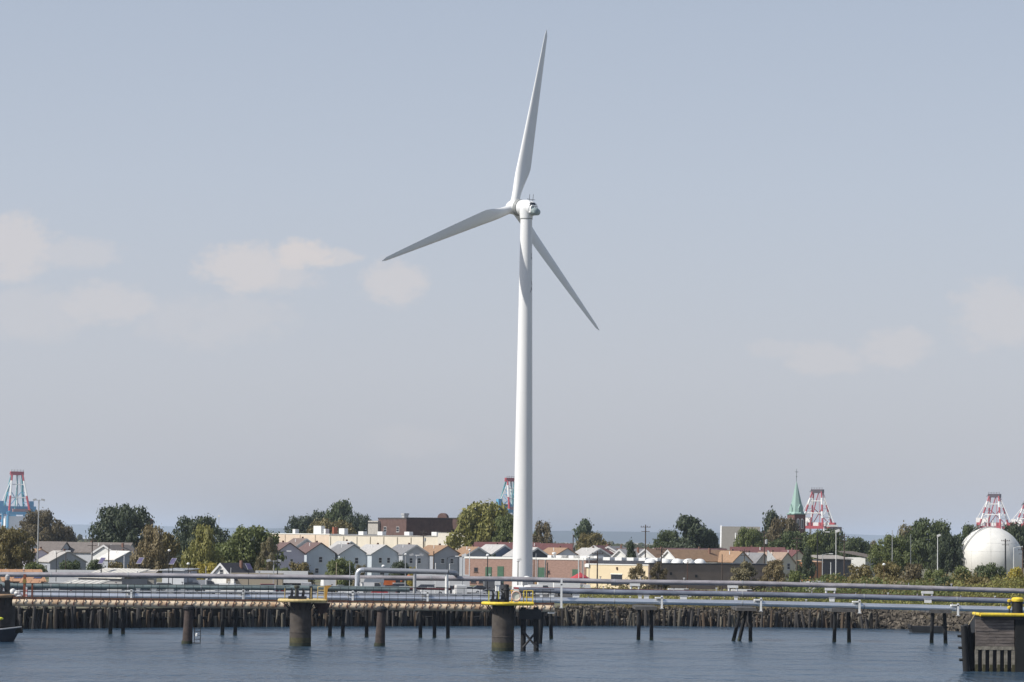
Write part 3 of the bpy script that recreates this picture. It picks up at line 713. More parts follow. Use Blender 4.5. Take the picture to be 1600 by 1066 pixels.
for px, t, b, lb in ((205, 921, 937, 'white pipe bracket above the left catwalk'), (380, 921, 938, 'white pipe bracket left of the faded yellow dolphin'), (551, 923, 940, 'white pipe bracket just right of the faded yellow dolphin'),
                 (668, 924, 941, 'white pipe bracket behind the catwalk between the dolphins'), (877, 905, 950, 'tall white pipe bracket right of the yellow dolphin'), (1034, 931, 951, 'white pipe bracket right of the first trestle pair'),
                 (1189, 934, 955, 'white pipe bracket right of the slanting piles'), (1343, 937, 958, 'white pipe bracket second from the right'), (1497, 943, 962, 'rightmost white pipe bracket by the dolphin')):
    bracket(px, t, b, 387, lb)
# small white pedestals between the pipes
PEDL = ('first small white pedestal right of the left bracket', 'second small white pedestal right of the left bracket', 'third small white pedestal right of the left bracket', 'fourth small white pedestal right of the left bracket', 'white pedestal midway between the left two brackets', 'white pedestal under the left post of the pipe loop', 'white pedestal just left of the loop post', 'white pedestal right of the loop end', 'white pedestal left of the bright yellow dolphin', 'white pedestal right of the yellow cage rail', 'white pedestal above the junction box', 'white pedestal right of the tall bracket', 'left white pedestal over the first right trestle pair', 'right white pedestal over the first right trestle pair', 'white pedestal right of the first right bracket', 'white pedestal over the slanting trestle piles', 'white pedestal over the second trestle pair from the right', 'white pedestal over the rightmost trestle pair')
for i, px in enumerate((216, 240, 266, 286, 340, 612, 640, 718, 742, 846, 862, 900, 1000, 1010, 1068, 1150, 1300, 1450)):
    Y = 391.2; p = P(px, 927.5 + (px - 600) * .0125, Y); w = .22 + .12 * (i % 3)
    o = thing('pipe_pedestal', PEDL[i], 'pedestal', p - Vector((0, 0, .35)), group='pipe pedestals')
    MB().box(-w, w, -.2, .2, 0, .5).build('block', white_pt, o); MB().box(-w - .08, w + .08, -.25, .25, .503, .6).build('saddle', steel_pt, o)

# ------------------------------------------------------------------ catwalk with cream tube
CY = 358.0
brk = MB()
for s in (-1, 1):
    pass
brk.hexa([(.00, -.52, .50), (.11, -.52, .50), (.11, -.44, .50), (.00, -.44, .50), (-.20, -.52, .0), (-.08, -.52, .0), (-.08, -.44, .0), (-.20, -.44, .0)])
brk.hexa([(-.20, -.53, .0), (-.08, -.53, .0), (-.08, -.45, .0), (-.20, -.45, .0), (-.12, -.51, -.22), (.02, -.51, -.22), (.02, -.43, -.22), (-.12, -.43, -.22)])
brk.box(.0, .11, -.5, -.1, .5, .6)
brk_me = brk.mesh('hanger_bracket')
post_me = MB().box(-.025, .025, -.025, .025, 0, 1.75).mesh('rail_post')
def catwalk(px0, px1, py0, py1, label, n):
    a, b = P(px0, py0, CY), P(px1, py1, CY); o = thing('catwalk', label, 'catwalk', a); ln = (b - a).length
    o.rotation_euler = (0, -math.atan2(b.z - a.z, b.x - a.x), 0)
    MB().tube((0, 0, 0), (ln, 0, 0), .43, .43, 20).build('tube_girder', cream_tube, o, smooth=True)
    MB().box(0, ln, -.02, 1.2, .56, .70).build('deck', red_pt, o)
    MB().box(0, ln, -.09, -.025, .50, .74).build('deck_edge', rust, o)
    for i in range(n):
        x = ln * (i + .5) / n; k = link('hanger_bracket', brk_me, red_pt if rnd.random() < .5 else rust, o, (x + rnd.uniform(-.08, .08), rnd.uniform(-.03, 0), rnd.uniform(-.04, .04))); k.rotation_euler = (0, R(rnd.gauss(0, 4)), 0)
        p = link('rail_post', post_me, steel_dk, o, (x, -.06, .7))
    for z in (1.35, 2.42): MB().tube((0, -.06, z), (ln, -.06, z), .028, .028, 6).build('hand_rail', steel_dk, o)
    for z in (2.42,): MB().tube((0, 1.15, z), (ln, 1.15, z), .028, .028, 6).build('hand_rail', steel_dk, o)
    return o
catwalk(20, 452, 941.6, 946.5, 'long catwalk on a cream tube from the left dolphin to the faded yellow dolphin', 33)
catwalk(512, 770, 947.2, 950.2, 'catwalk on a cream tube between the two yellow rimmed dolphins', 20)
catwalk(806, 866, 950.7, 951.3, 'short end of the cream catwalk right of the yellow dolphin', 5)
gp = thing('gangway_plate', 'rusty triangular gusset plates beside the faded yellow dolphin', 'gusset', P(502, 948, 356))
MB().prism([(-1.0, .45), (1.15, .45), (.85, -.25), (.4, -.85), (-.35, -.85)], -.5, .5).build('plate', mk('brown_red_steel', (.075, .045, .04), .75, var=.3), gp)
MB().tube((-1.15, -.6, .4), (-1.45, -.6, -1.3), .09).tube((-1.05, -.6, -1.2), (-.3, -.6, -.2), .09).build('strut', steel_dk, gp)

def leaning_pile(px, px_t, ytop, label, ladder):
    Y = 357.0; b = G(px, Y, 0); t = P(px_t, ytop, Y) - b
    o = thing('mooring_pile', label, 'pile', b)
    MB().tube((0, 0, -1.5), t, .68, .52, 20).build('pile_shaft', mk('rusty_pile', (.034, .026, .023), .9, scale=1.1, col2=(.088, .064, .056), bump=.5), o, smooth=True)
    MB().tube(t * -.02, t * .09, .70, .69, 20).build('tide_band', algae, o, smooth=True)
    MB().lathe([(.5, t.z), (.75, t.z + .1), (.75, t.z + .35), (.45, t.z + .6)], 16, (t.x, 0, 0)).build('pile_head', steel_dk, o)
    if ladder:
        lx = .95; l = MB()
        for sx in (lx, lx + .75): l.tube((sx, -.3, .05), (sx, -.3, 2.05), .05, .05, 6)
        for k in range(5): l.tube((lx, -.3, .1 + .48 * k), (lx + .75, -.3, .1 + .48 * k), .035, .035, 6)
        l.tube((.4, -.3, .12), (lx + .75, -.3, .12), .06, .06, 6)
        l.build('ladder', steel_dk, o); MB().lathe([(.1, .9), (.16, 1.0), (.16, 1.25), (.05, 1.35)], 10, (lx + .3, -.35, 0)).build('white_float', white_pt, o)
leaning_pile(292, 295, 953, 'leaning rusty mooring pile with a small ladder frame', True)
leaning_pile(593, 596, 955, 'leaning rusty mooring pile without ladder between the dolphins', False)

# ------------------------------------------------------------------ dolphins
def dolphin(px, Y, rpx, py_rim, rim_l, rim_r, rim_m, label, rim_h=.36):
    b = G(px, Y, 0); s = FPX / Y; r = rpx / s; zr = P(px, py_rim, Y).z
    o = thing('mooring_dolphin', label, 'mooring dolphin', b)
    MB().lathe([(r * 1.01, -2), (r, .5), (r, zr - .25)], 40).build('caisson', conc_dk, o, smooth=True)
    MB().lathe([(r + .012, -.5), (r + .012, .28), (r + .004, .42)], 40).build('weed_band', algae, o, smooth=True)
    MB().lathe([(r + .008, .43), (r + .008, .95), (r + .003, 1.05)], 40).build('tide_band', tide_ol, o, smooth=True)
    MB().lathe([(r + .004, 1.62), (r + .03, 1.65), (r + .03, 1.75), (r + .004, 1.78)], 40).build('seam', conc_dk, o, smooth=True)
    R1 = rim_l / s
    # deck: round on the left, running out to a landing on the right
    pts = [(R1 * math.cos(R(a)), R1 * math.sin(R(a))) for a in range(60, 301, 8)]
    xr = rim_r / s; pts = [(xr, -R1 * .62), (xr, R1 * .62)] + pts
    n = len(pts); mb = MB(); mb.v = [(x, y, zr - .1) for x, y in pts] + [(x, y, zr + .1) for x, y in pts]
    mb.f = [tuple(reversed(range(n))), tuple(range(n, 2 * n))] + [(i, (i + 1) % n, n + (i + 1) % n, n + i) for i in range(n)]
    mb.build('deck', mk('deck_steel', (.10, .095, .09), .8, var=.3), o)
    ring = [Vector((x * 1.02, y * 1.02, zr + .02)) for x, y in pts[2:]]
    MB().path([Vector((xr, R1 * .62, zr + .02))] + ring + [Vector((xr, -R1 * .62, zr + .02))], rim_h / 2 + .03, 10).build('fender_rim', rim_m, o, smooth=True)
    for a in (150, 180, 210, 240, 270, 300, 330, 30, 90):
        c, sn = math.cos(R(a)), math.sin(R(a)); k = R1 * .9 if 60 < a < 300 else r + .5
        MB().tube((c * k, sn * k, zr - .15), (c * r, sn * r, zr - 1.15), .06, .06, 6).build('deck_brace', steel_dk, o)
    return o, zr
def rail_frame(o, x0, x1, y, z, h, m, rungs=(0.55, 1.0), name='guard_rail'):
    mb = MB()
    for x in (x0, x1): mb.box(x - .06, x + .06, y - .06, y + .06, z, z + h)
    for f in rungs: mb.tube((x0, y, z + h * f), (x1, y, z + h * f), .05, .05, 6)
    return mb.build(name, m, o)
def hook_set(o, x, y, z, big=1.0):
    MB().box(x - 1.1 * big, x + 1.1 * big, y - .6, y + .6, z, z + .45).build('hook_base', steel_dk, o)
    for k in range(3):
        xx = x + (-.75 + .7 * k) * big
        MB().prism([(-.16, 0), (.2, 0), (.26, .55), (.08, .95), (-.12, 1.0), (-.05, .6)], -.15, .15).build('mooring_hook', mk('black_casting', (.02, .02, .024), .5), o, loc=(xx, y - .3 * (k % 2), z + .45))
d1, z1 = dolphin(469, 354, 16.7, 938.5, 33, 40, yellow_fd, 'round mooring dolphin with a faded yellow rim, left of the turbine')
hook_set(d1, -.4, -.5, z1 + .1)
MB().lathe([(.3, 0), (.24, .3), (.2, 1.0), (.36, 1.1), (.36, 1.3), (.1, 1.4)], 16).build('capstan', mk('olive_casting', (.07, .07, .045), .6), d1, loc=(-.55, .2, z1 + .5))
MB().box(-.2, .2, -.2, .2, 0, 1.7).build('control_post', steel_dk, d1, loc=(1.25, -.2, z1 + .1))
rail_frame(d1, 2.15, 2.95, -1.2, z1, 1.75, yellow_fd, (.4, .75, 1.0))
MB().box(1.3, 1.4, -1.5, -1.4, z1, z1 + 1.6).build('rail_post', yellow_fd, d1); MB().box(-2.0, -1.9, -.9, -.8, z1, z1 + 1.5).build('rail_post', yellow_fd, d1)
MB().prism([(3.0, z1 + 1.9), (3.9, z1 + 1.95), (3.4, z1 + 1.5), (3.25, z1 - .2), (3.05, z1 - .2)], -1.3, -1.15).build('gate_plate', mk('ochre_steel', (.45, .24, .04), .7, var=.3), d1)
d2, z2 = dolphin(785.5, 345.5, 17.3, 943.2, 31, 47, yellow_pt, 'round mooring dolphin with a bright yellow rim below the turbine')
hook_set(d2, -.7, -.6, z2 + .1, .8)
MB().lathe([(.42, 0), (.36, .2), (.34, 1.5), (.4, 1.55), (.3, 1.9), (.34, 2.0), (.3, 2.2), (.05, 2.25)], 18).build('capstan', steel_dk, d2, loc=(.35, -.4, z2 + .1), smooth=True)
for x in (-1.75, -.55): MB().box(x - .07, x + .07, -1.2, -1.06, z2, z2 + 1.55).build('rail_post', mk('lime_yellow_paint', (.5, .48, .06), .6), d2)
MB().box(.95, 1.05, -1.2, -1.1, z2, z2 + 1.65).build('rail_post', mk('orange_yellow_paint', (.75, .42, .05), .6), d2)
MB().tube((.8, -1.15, z2 + 1.6), (2.2, -1.15, z2 + 1.6), .05).build('guard_rail', mk('orange_yellow_paint', (.75, .42, .05), .6), d2)
lf = thing('life_ring_station', 'pale life ring cabinet with red top on the bright yellow dolphin', 'life ring', Vector((d2.location.x + 1.55, d2.location.y - 1.2, z2 + .1)))
MB().prism([(-.28, 0), (.28, 0), (.34, .3), (.42, 1.0), (.34, 1.5), (.2, 1.72), (-.2, 1.72), (-.34, 1.5), (-.42, 1.0), (-.34, .3)], -.14, .14).build('cabinet', mk('pale_green_white', (.68, .70, .62), .5, var=.05), lf)
tor = [Vector((.55 * math.cos(6.283 * i / 20), -.2, .85 + .55 * math.sin(6.283 * i / 20))) for i in range(21)]
MB().path(tor, .075, 8).build('life_ring', mk('faded_orange_ring', (.72, .50, .42), .6), lf, smooth=True)
MB().box(-.3, .3, -.16, .16, 1.725, 1.9).build('red_cap', red_br, lf)
rail_frame(d2, 2.45, 3.55, -1.15, z2, 1.6, yellow_pt, (.05, .5, 1.0))
MB().box(2.75, 2.85, -1.2, -1.1, z2, z2 + 1.6).build('rail_post', yellow_pt, d2)
d3, z3 = dolphin(-3, 366, 25, 931, 30, 22, mk('tan_rim', (.33, .22, .13), .7), 'dark round mooring dolphin cut by the left edge', .45)
hook_set(d3, .4, -.5, z3 + .1)
MB().box(-.3, .3, -.3, .3, 0, 1.9).build('winch_post', steel_dk, d3, loc=(1.1, -.4, z3 + .1))
MB().lathe([(.2, 0), (.3, .2), (.3, .55), (.12, .75)], 14).build('lamp_globe', mk('grey_lamp', (.5, .5, .5), .4), d3, loc=(1.1, -.4, z3 + 2.0), smooth=True)
MB().box(1.8, 3.1, -.9, .6, z3 - .55, z3 + .1).build('landing', mk('dark_maroon', (.05, .02, .025), .7), d3)
mp = thing('marker_post', 'tall rust red marker post at the left dolphin', 'post', P(38, 936, 360))
MB().box(-.16, .16, -.16, .16, -.3, 3.1).build('post', mk('rust_red_post', (.20, .06, .03), .7, var=.3), mp); MB().box(-.18, .18, -.18, .18, 1.9, 2.5).build('upper_band', mk('ochre_band', (.24, .17, .04), .7), mp)
mp2 = thing('marker_post', 'short red brown post right of the tall rust red one', 'post', P(50, 936, 360))
MB().box(-.1, .1, -.1, .1, -.3, 1.9).build('post', mk('rust_red_post', (.2, .06, .03), .7), mp2); MB().box(-.16, .16, -.16, .16, 1.9, 2.0).build('cap', rust, mp2)
mp3 = thing('marker_post', 'pink and white banded post beside the tall rust red one', 'post', P(41.5, 936, 359.5))
for k in range(5): MB().tube((0, 0, .3 * k), (0, 0, .3 * k + .3), .12, .12, 10).build('band', (white_pt, mk('pink_band', (.55, .25, .25), .6))[k % 2], mp3)
for px, py, s in ((20, 923, 1.0), (27, 926, 1.3), (30, 930, 1.2)):
    o = thing('mooring_float', {20: 'leftmost small white float by the left dolphin', 27: 'upper white float right of the left dolphin', 30: 'lower white float above the dark landing'}[px], 'float', P(px, py + 6, 360))
    MB().lathe([(.1, 0), (.3 * s, .15), (.38 * s, .4), (.28 * s, .65), (.08, .75)], 14).build('float_body', white_pt, o, smooth=True); MB().tube((0, 0, .74), (0, 0, .95), .05).build('eye', steel_dk, o)

# braced pile tower right of the yellow dolphin
bt = thing('braced_piles', 'dark braced steel piles just right of the bright yellow dolphin', 'piles', G(828, 345, 0))
for px, tx in ((817.5, 818), (838, 837.5)):
    b = G(px, 345, 0) - bt.location; t = P(tx, 949, 345) - bt.location; b.z = -1.5
    MB().tube(b, t, .33, .33, 12).build('pile', timber_dk, bt, smooth=True)
b = G(842, 372, 0) - bt.location; t = P(846, 952, 372) - bt.location; b.z = -1.5
MB().tube(b, t, .36, .36, 12).build('pile', timber_dk, bt, smooth=True)
for p0, p1 in (((817, 1012), (839, 986)), ((817, 986), (839, 1012))):
    MB().tube(P(*p0, 344.7) - bt.location, P(*p1, 344.9 if p0[1] > 1000 else 344.3) - bt.location, .13, .13, 8).build('cross_brace', steel_dk, bt)
p0, p1 = P(811, 952, 345) - bt.location, P(846, 968, 345) - bt.location
MB().box(p0.x, p1.x, -.4, 1.2, p1.z, p0.z).build('cap_beam', mk('black_beam', (.02, .022, .025), .8, var=.3), bt)
ab = thing('junction_box', 'grey junction box on the single pile right of the braced piles', 'box', P(861, 959, 386))
MB().box(-.45, .45, -.35, .35, 0, .95).build('housing', steel_pt, ab); MB().box(-.5, .5, -.4, .4, .953, 1.02).build('lid', steel, ab); MB().box(-.3, .3, -.38, -.352, .15, .8).build('cover', steel, ab)

# plank-faced dolphin in the right corner
RY = 304.0
bo = G(1554, RY, 0); pd = thing('fender_dolphin', 'plank faced dolphin with bright yellow rail in the lower right corner', 'dolphin', bo)
def rx(px): return G(px, RY, 3).x - bo.x
def rz_(px, py): return P(px, py, RY).z
x0, x1 = rx(1524), rx(1585); zt, zb = rz_(1554, 968), rz_(1554, 1010)
MB().box(x0 + .1, x1, .35, 4.2, -1.5, zt).build('core', steel_dk, pd)
npl = 9
for i in range(npl):
    h = (zt - zb) / npl; zz = zb + h * i
    cuts = [x0, x0 + (x1 - x0) * rnd.uniform(.3, .7), x1]
    for a, b in zip(cuts, cuts[1:]):
        MB().box(a + .012, b - .012, rnd.uniform(-.02, .03), .3, zz + .015, zz + h - .015).build('plank', plank_m, pd)
MB().box(x0, x1, -.03, .31, zb - .38, zb - .004).build('beam', conc_lt, pd)
for i in range(6):
    x = x0 + .12 + (x1 - x0 - .24) * i / 5
    MB().hexa([(x - .14, .0, -1.5), (x + .14, .0, -1.5), (x + .14, .3, -1.5), (x - .14, .3, -1.5), (x - .17, .0, zb - .39), (x + .17, .0, zb - .39), (x + .17, .3, zb - .39), (x - .17, .3, zb - .39)]).build('column', conc_lt, pd)
    MB().box(x - .155, x + .155, -.012, .31, -1, .75).build('tide_band', tide_ol, pd)
MB().box(rx(1586), rx(1612), -.2, 4.0, -1.5, zt + .05).build('fender_panel', mk('black_rubber', (.007, .008, .008), .8, var=.3), pd)
MB().box(rx(1532), rx(1650), -.35, 4.2, zt + .01, zt + .36).build('deck', steel_dk, pd)
MB().tube((rx(1531), -.45, rz_(1554, 960.5)), (rx(1660), -.45, rz_(1554, 960.5) ), .19, .19, 14).build('yellow_rail', yellow_pt, pd, smooth=True)
MB().tube((rx(1531), -.4, rz_(1554, 960.5)), (rx(1531), 4.0, rz_(1554, 960.5)), .18, .18, 12).build('yellow_rail', yellow_pt, pd, smooth=True)
bz = zt + .36
MB().lathe([(.62, bz), (.58, bz + .1), (.56, bz + 1.5), (.62, bz + 1.55)], 20, (rx(1592), .8, 0)).build('bollard', mk('black_rubber', (.007, .008, .008), .8), pd, smooth=True)
MB().lathe([(.66, bz + 1.56), (.68, bz + 1.8), (.5, bz + 1.98), (.1, bz + 2.02)], 20, (rx(1592), .8, 0)).build('bollard_cap', yellow_pt, pd, smooth=True)
for py in (939, 949.5): MB().lathe([(.02, -.2), (.2, -.12), (.22, .08), (.02, .2)], 12, (rx(1578.5), .6, rz_(1578, py))).build('yellow_knob', yellow_pt, pd, smooth=True)
MB().tube((rx(1578.5), .6, bz - .05), (rx(1578.5), .6, rz_(1578, 939)), .07, .07, 8).build('knob_post', steel_dk, pd)
for px, tx, pt, dy in ((1511, 1506, 979, 0), (1523, 1511, 977, .7), (1527, 1519, 990, 1.2)):
    b = G(px, RY + dy, 0); t = P(tx, pt, RY + dy)
    fo = thing('fender_pile', {1511: 'outermost black fender pile left of the plank faced dolphin', 1523: 'middle black fender pile left of the plank faced dolphin', 1527: 'inner shorter black fender pile touching the plank faced dolphin'}[px], 'pile', b, group='black fender piles at the dolphin')
    tl = t - b; MB().tube((0, 0, -1.5), tl, .36 if px < 1525 else .3, .34 if px < 1525 else .28, 14).build('pile_shaft', timber_dk, fo, smooth=True)
    MB().tube(tl, tl + Vector((0, 0, .1)), .38, .36, 14).build('pile_cap', steel_dk, fo)
    if px == 1511:
        for f in (.25, .52, .78): q = tl * f; MB().tube(q, q + Vector((-.75, 0, .02)), .16, .14, 10).build('rubber_stub', mk('black_rubber', (.007, .008, .008), .8), fo)
pl = thing('boat_hook_pole', 'thin pale pole slanting above the black fender piles', 'pole', P(1513, 977, RY))
MB().tube((0, 0, 0), P(1525, 957, RY) - pl.location, .035, .03, 8).build('pole_shaft', mk('pale_wood', (.45, .36, .22), .7), pl); MB().tube((-.02, 0, -.1), (0, 0, .05), .06, .06, 8).build('socket', steel_dk, pl)

# stranded barge and the boat at the left
bg_ = thing('stranded_barge', 'dark low barge lying on the stony shore at the right', 'barge', G(1447, 436, 0), 4)
MB().prism([(-2.6, .95), (-2.3, .1), (2.5, .05), (2.6, .9)], -1.2, 1.2).build('hull', mk('black_hull', (.02, .022, .024), .7, var=.3), bg_); MB().box(-2.5, 2.5, -1.1, 1.1, .9, 1.02).build('deck', steel_dk, bg_); MB().box(-2.62, -2.45, -1.2, 1.2, .7, 1.25).build('stem_post', timber_dk, bg_)
bt2 = thing('workboat', 'dark blue workboat whose bow shows at the left edge', 'boat', G(-25, 357, 0), 3)
hull = MB(); prev = None; s_ = FPX / 357
for i in range(13):
    t = i / 12; x = -7 + 11.6 * t; w = 2.0 * (1 - max(0, (t - .45) / .55) ** 2.2); top = 1.45 + .35 * max(0, (t - .4) / .6) ** 2; bx = x - (1.1 * max(0, (t - .6) / .4))
    cur = [(bx, 0, -.4), (bx + .1, -w * .72, -.1), (x, -w, top), (x, w, top), (bx + .1, w * .72, -.1)]
    if prev:
        for j in range(5): hull.face([prev[j], cur[j], cur[(j + 1) % 5], prev[(j + 1) % 5]])
    else: hull.face(cur)
    prev = cur
hull.face(prev); hull.build('hull', mk('navy_hull', (.03, .036, .05), .5, var=.25), bt2)
MB().tube((-7, -2.03, 1.47), (-1.0, -2.03, 1.47), .09).tube((-1.0, -2.03, 1.47), (2.4, -1.5, 1.6), .09).tube((2.4, -1.5, 1.6), (4.6, -.1, 1.85), .09).build('rub_rail', steel_pt, bt2)
MB().box(-6, -.2, -1.3, 1.3, 1.5, 3.6).build('wheelhouse', mk('boat_red', (.22, .07, .08), .6), bt2); MB().box(-5.8, .1, -1.45, 1.45, 3.603, 3.75).build('wheelhouse_roof', steel_pt, bt2)
for k in range(3): MB().box(-5.2 + 1.7 * k, -4.1 + 1.7 * k, -1.34, -1.303, 2.6, 3.3).build('window', glass_w, bt2)
MB().lathe([(.05, 0), (.3, .1), (.32, .25), (.05, .35)], 12, (2.1, -.6, 2.7)).build('yellow_lamp', mk('lime_lamp', (.65, .68, .05), .5), bt2); MB().tube((2.1, -.6, 1.4), (2.1, -.6, 2.7), .04).build('lamp_post', steel_dk, bt2)
MB().box(3.9, 4.75, -.3, .3, 1.1, 1.75).build('bow_fender', mk('black_rubber', (.007, .008, .008), .8), bt2)
# ------------------------------------------------------------------ houses and other buildings
def wall_m(c, n=None): return mk('siding_' + (n or '%02x%02x%02x' % tuple(int(q * 255) for q in c)), c, .75, var=.07, scale=.5)
def roof_m(c): return mk('roof_%02x%02x%02x' % tuple(int(q * 255) for q in c), c, .9, var=.16, scale=1.2)
LILAC, GREY, BLUG, DKG, WHT, CRM, PALE = (.46, .44, .52), (.50, .52, .56), (.48, .53, .58), (.31, .33, .37), (.74, .74, .71), (.68, .62, .48), (.52, .54, .54)
R_BR, R_GR, R_LG, R_OR, R_RED, R_DK = (.14, .09, .085), (.20, .20, .21), (.42, .41, .40), (.29, .185, .115), (.13, .055, .055), (.045, .045, .055)
def window(par, c, w, h, nrm, name='window', frm=None, pane=None):
    """c: centre on the wall (local), nrm: 'y-' front, 'x-' left, 'x+' right"""
    t = .05
    def bx(x, z, ww, hh, d0, d1):
        if nrm == 'y-': return MB().box(c[0] + x - ww / 2, c[0] + x + ww / 2, c[1] - d1, c[1] - d0, c[2] + z - hh / 2, c[2] + z + hh / 2)
        s = -1 if nrm == 'x-' else 1
        a, b = sorted((c[0] + s * d0, c[0] + s * d1))
        return MB().box(a, b, c[1] + x - ww / 2, c[1] + x + ww / 2, c[2] + z - hh / 2, c[2] + z + hh / 2)
    f = bx(0, 0, w + .2, h + .2, .003, .05).build(name, frm or frame_w, par)
    bx(0, h * .255, w, h * .46, .053, .07).build('pane', pane or glass_w, f); bx(0, -h * .255, w, h * .46, .053, .07).build('pane', pane or glass_w, f)
    bx(0, -h / 2 - .14, w + .4, .09, .003, .16).build('sill', frm or frame_w, f)
    return f
def gable_house(px, Y, w, D, eave, ridge, rz, wc, rc, label, trim=False, wins=(), side=(), name='house', vent=True, dx=0, lw=None):
    """gable end faces the viewer (local -y); px is the gable's middle"""
    b = G(px, Y); o = thing(name, label, 'house', b, rz)
    wl = MB().prism([(-w / 2, 0), (w / 2, 0), (w / 2, eave), (0, ridge), (-w / 2, eave)], 0, D).build('wall', wall_m(wc), o)
    ov, th = .35, .22; sl = (ridge - eave) / (w / 2)
    rf = MB()
    for s in (-1, 1):
        xe = s * (w / 2 + ov); ze = eave - sl * ov
        rf.prism([(0, ridge + .02), (xe, ze + .02), (xe, ze + .02 + th), (0, ridge + .02 + th)][::s], -ov, D + ov)
    ro = rf.build('roof', roof_m(rc), o)
    if trim:
        for s in (-1, 1):
            xe = s * (w / 2 + ov); ze = eave - sl * ov
            MB().prism([(0, ridge - .28), (xe, ze - .28), (xe, ze + .24), (0, ridge + .24)][::s], -ov - .06, -ov - .005).build('rake_board', frame_w, ro)
    for (x, z, ww, hh) in wins: window(o, (x, 0, z), ww, hh, 'y-')
    for (y, z, ww, hh, sd) in side: window(o, (-w / 2 if sd == 'x-' else w / 2, y, z), ww, hh, sd)
    if vent:
        vx = -w * .18; vz = eave + (ridge - eave) * (1 - .36); MB().tube((vx, D * .45, vz), (vx, D * .45, vz + 1.1), .12).build('vent_pipe', white_pt, ro); MB().box(w * .12, w * .12 + .5, D * .6, D * .6 + .5, ridge - 1.2, ridge + .7).build('chimney', mk('chimney_brick', (.2, .11, .085), .9), ro)
    return o
row = 'grey gabled row houses behind the lot'
W1 = [(-.1, 4.6, .9, 1.5)]; W2 = [(-1.6, 4.6, .8, 1.4), (.9, 4.6, .8, 1.4)]; W3 = [(-1.5, 4.6, .9, 1.3), (1.3, 4.6, .9, 1.3), (-1.4, 1.5, .9, 1.2), (1.2, 1.5, .9, 1.2)]
for (px, Y, wd, eave, ridge, wc, rc, tr, wn_, lb) in (
    (452, 790, 8.6, 6.3, 9.0, LILAC, R_BR, False, [(-2, 4.4, .7, .6), (.6, 4.4, .7, .6)], 'lilac grey gabled house with dark red brown roof, first of the row on the left'),
    (501, 800, 8.4, 6.2, 9.1, BLUG, R_BR, False, W1, 'pale grey gabled house second in the row, with one upper window'),
    (552, 802, 8.2, 6.2, 8.8, BLUG, R_GR, False, [(.9, 4.4, .9, 1.6)], 'pale grey gabled house third in the row, behind the green bush'),
    (602, 802, 8.4, 6.2, 8.8, BLUG, R_LG, False, W2 + [(-1.0, 1.2, 1.2, 1.2)], 'blue grey gabled house fourth in the row, with two upper windows'),
    (650, 802, 8.2, 6.2, 8.8, GREY, R_GR, True, W2, 'light grey gabled house fifth in the row, with white roof edge'),
    (699, 802, 8.4, 6.2, 8.8, DKG, R_OR, False, W3, 'dark grey gabled house with orange roof behind it, sixth in the row'),
    (747, 800, 7.8, 6.2, 8.6, DKG, R_OR, True, [(-1.2, 4.5, .8, 1.2), (1.2, 4.5, .8, 1.2)], 'dark gabled house with white roof edge above the brick building'),
    (788, 806, 7.8, 6.6, 9.2, (.20, .25, .36), R_LG, True, [(0, 4.4, .8, 1.2)], 'blue grey gabled house with white roof edge beside the turbine tower'),
    (839, 790, 8.2, 6.0, 8.6, (.07, .08, .10), R_LG, True, [(.8, 5.0, 1.6, .8)], 'nearly black gabled house just right of the turbine tower'),
    (886, 795, 8.6, 6.0, 8.4, GREY, R_OR, False, W1, 'grey gabled house with tan roof above the right half of the brick building'),
    (937, 792, 8.4, 6.0, 8.6, DKG, R_LG, True, W1, 'dark gabled house with white roof edge, next to the yellow wall'),
    ):
    gable_house(px, Y, wd, rnd.uniform(12, 16), eave + rnd.uniform(-.2, .2), ridge + rnd.uniform(-.12, .12), 23 + rnd.uniform(-2, 2.5), (lambda f: tuple(q * f for q in wc))(rnd.uniform(.9, 1.08)), rc, lb, tr, wn_ + ([(rnd.uniform(-2.2, 2.2), 1.5, .9, 1.3)] if px % 2 else []))
# second row behind, seen as roofs
for (px, Y, w, D, ev, rg, rz, wc, rc, lb) in (
    (478, 860, 9, 12, 7.2, 10.3, 23, GREY, (.17, .13, .115), 'taller grey house with brown roof behind the first two gables'),
    (548, 850, 8.4, 12, 6.8, 9.6, 23, GREY, R_LG, 'house with pale grey roof just behind the third gable'),
    (842, 880, 8, 20, 7.6, 9.8, 80, WHT, R_RED, 'long dark red roofed house behind the black gable'),
    (895, 870, 8, 26, 7.2, 9.6, 82, WHT, R_RED, 'long dark red roofed house behind the tan roof'),
    (928, 845, 8.0, 14, 7.0, 9.2, -20, WHT, R_RED, 'white trimmed gable at the end of the dark red roofs'),
    (950, 850, 8.0, 16, 6.9, 9.0, -18, WHT, R_GR, 'white trimmed gable with grey roof behind the dark gable'),
    ):
    gable_house(px, Y, w, D, ev, rg, rz, wc, rc, lb, True, [(0, 5, .8, 1.2)])
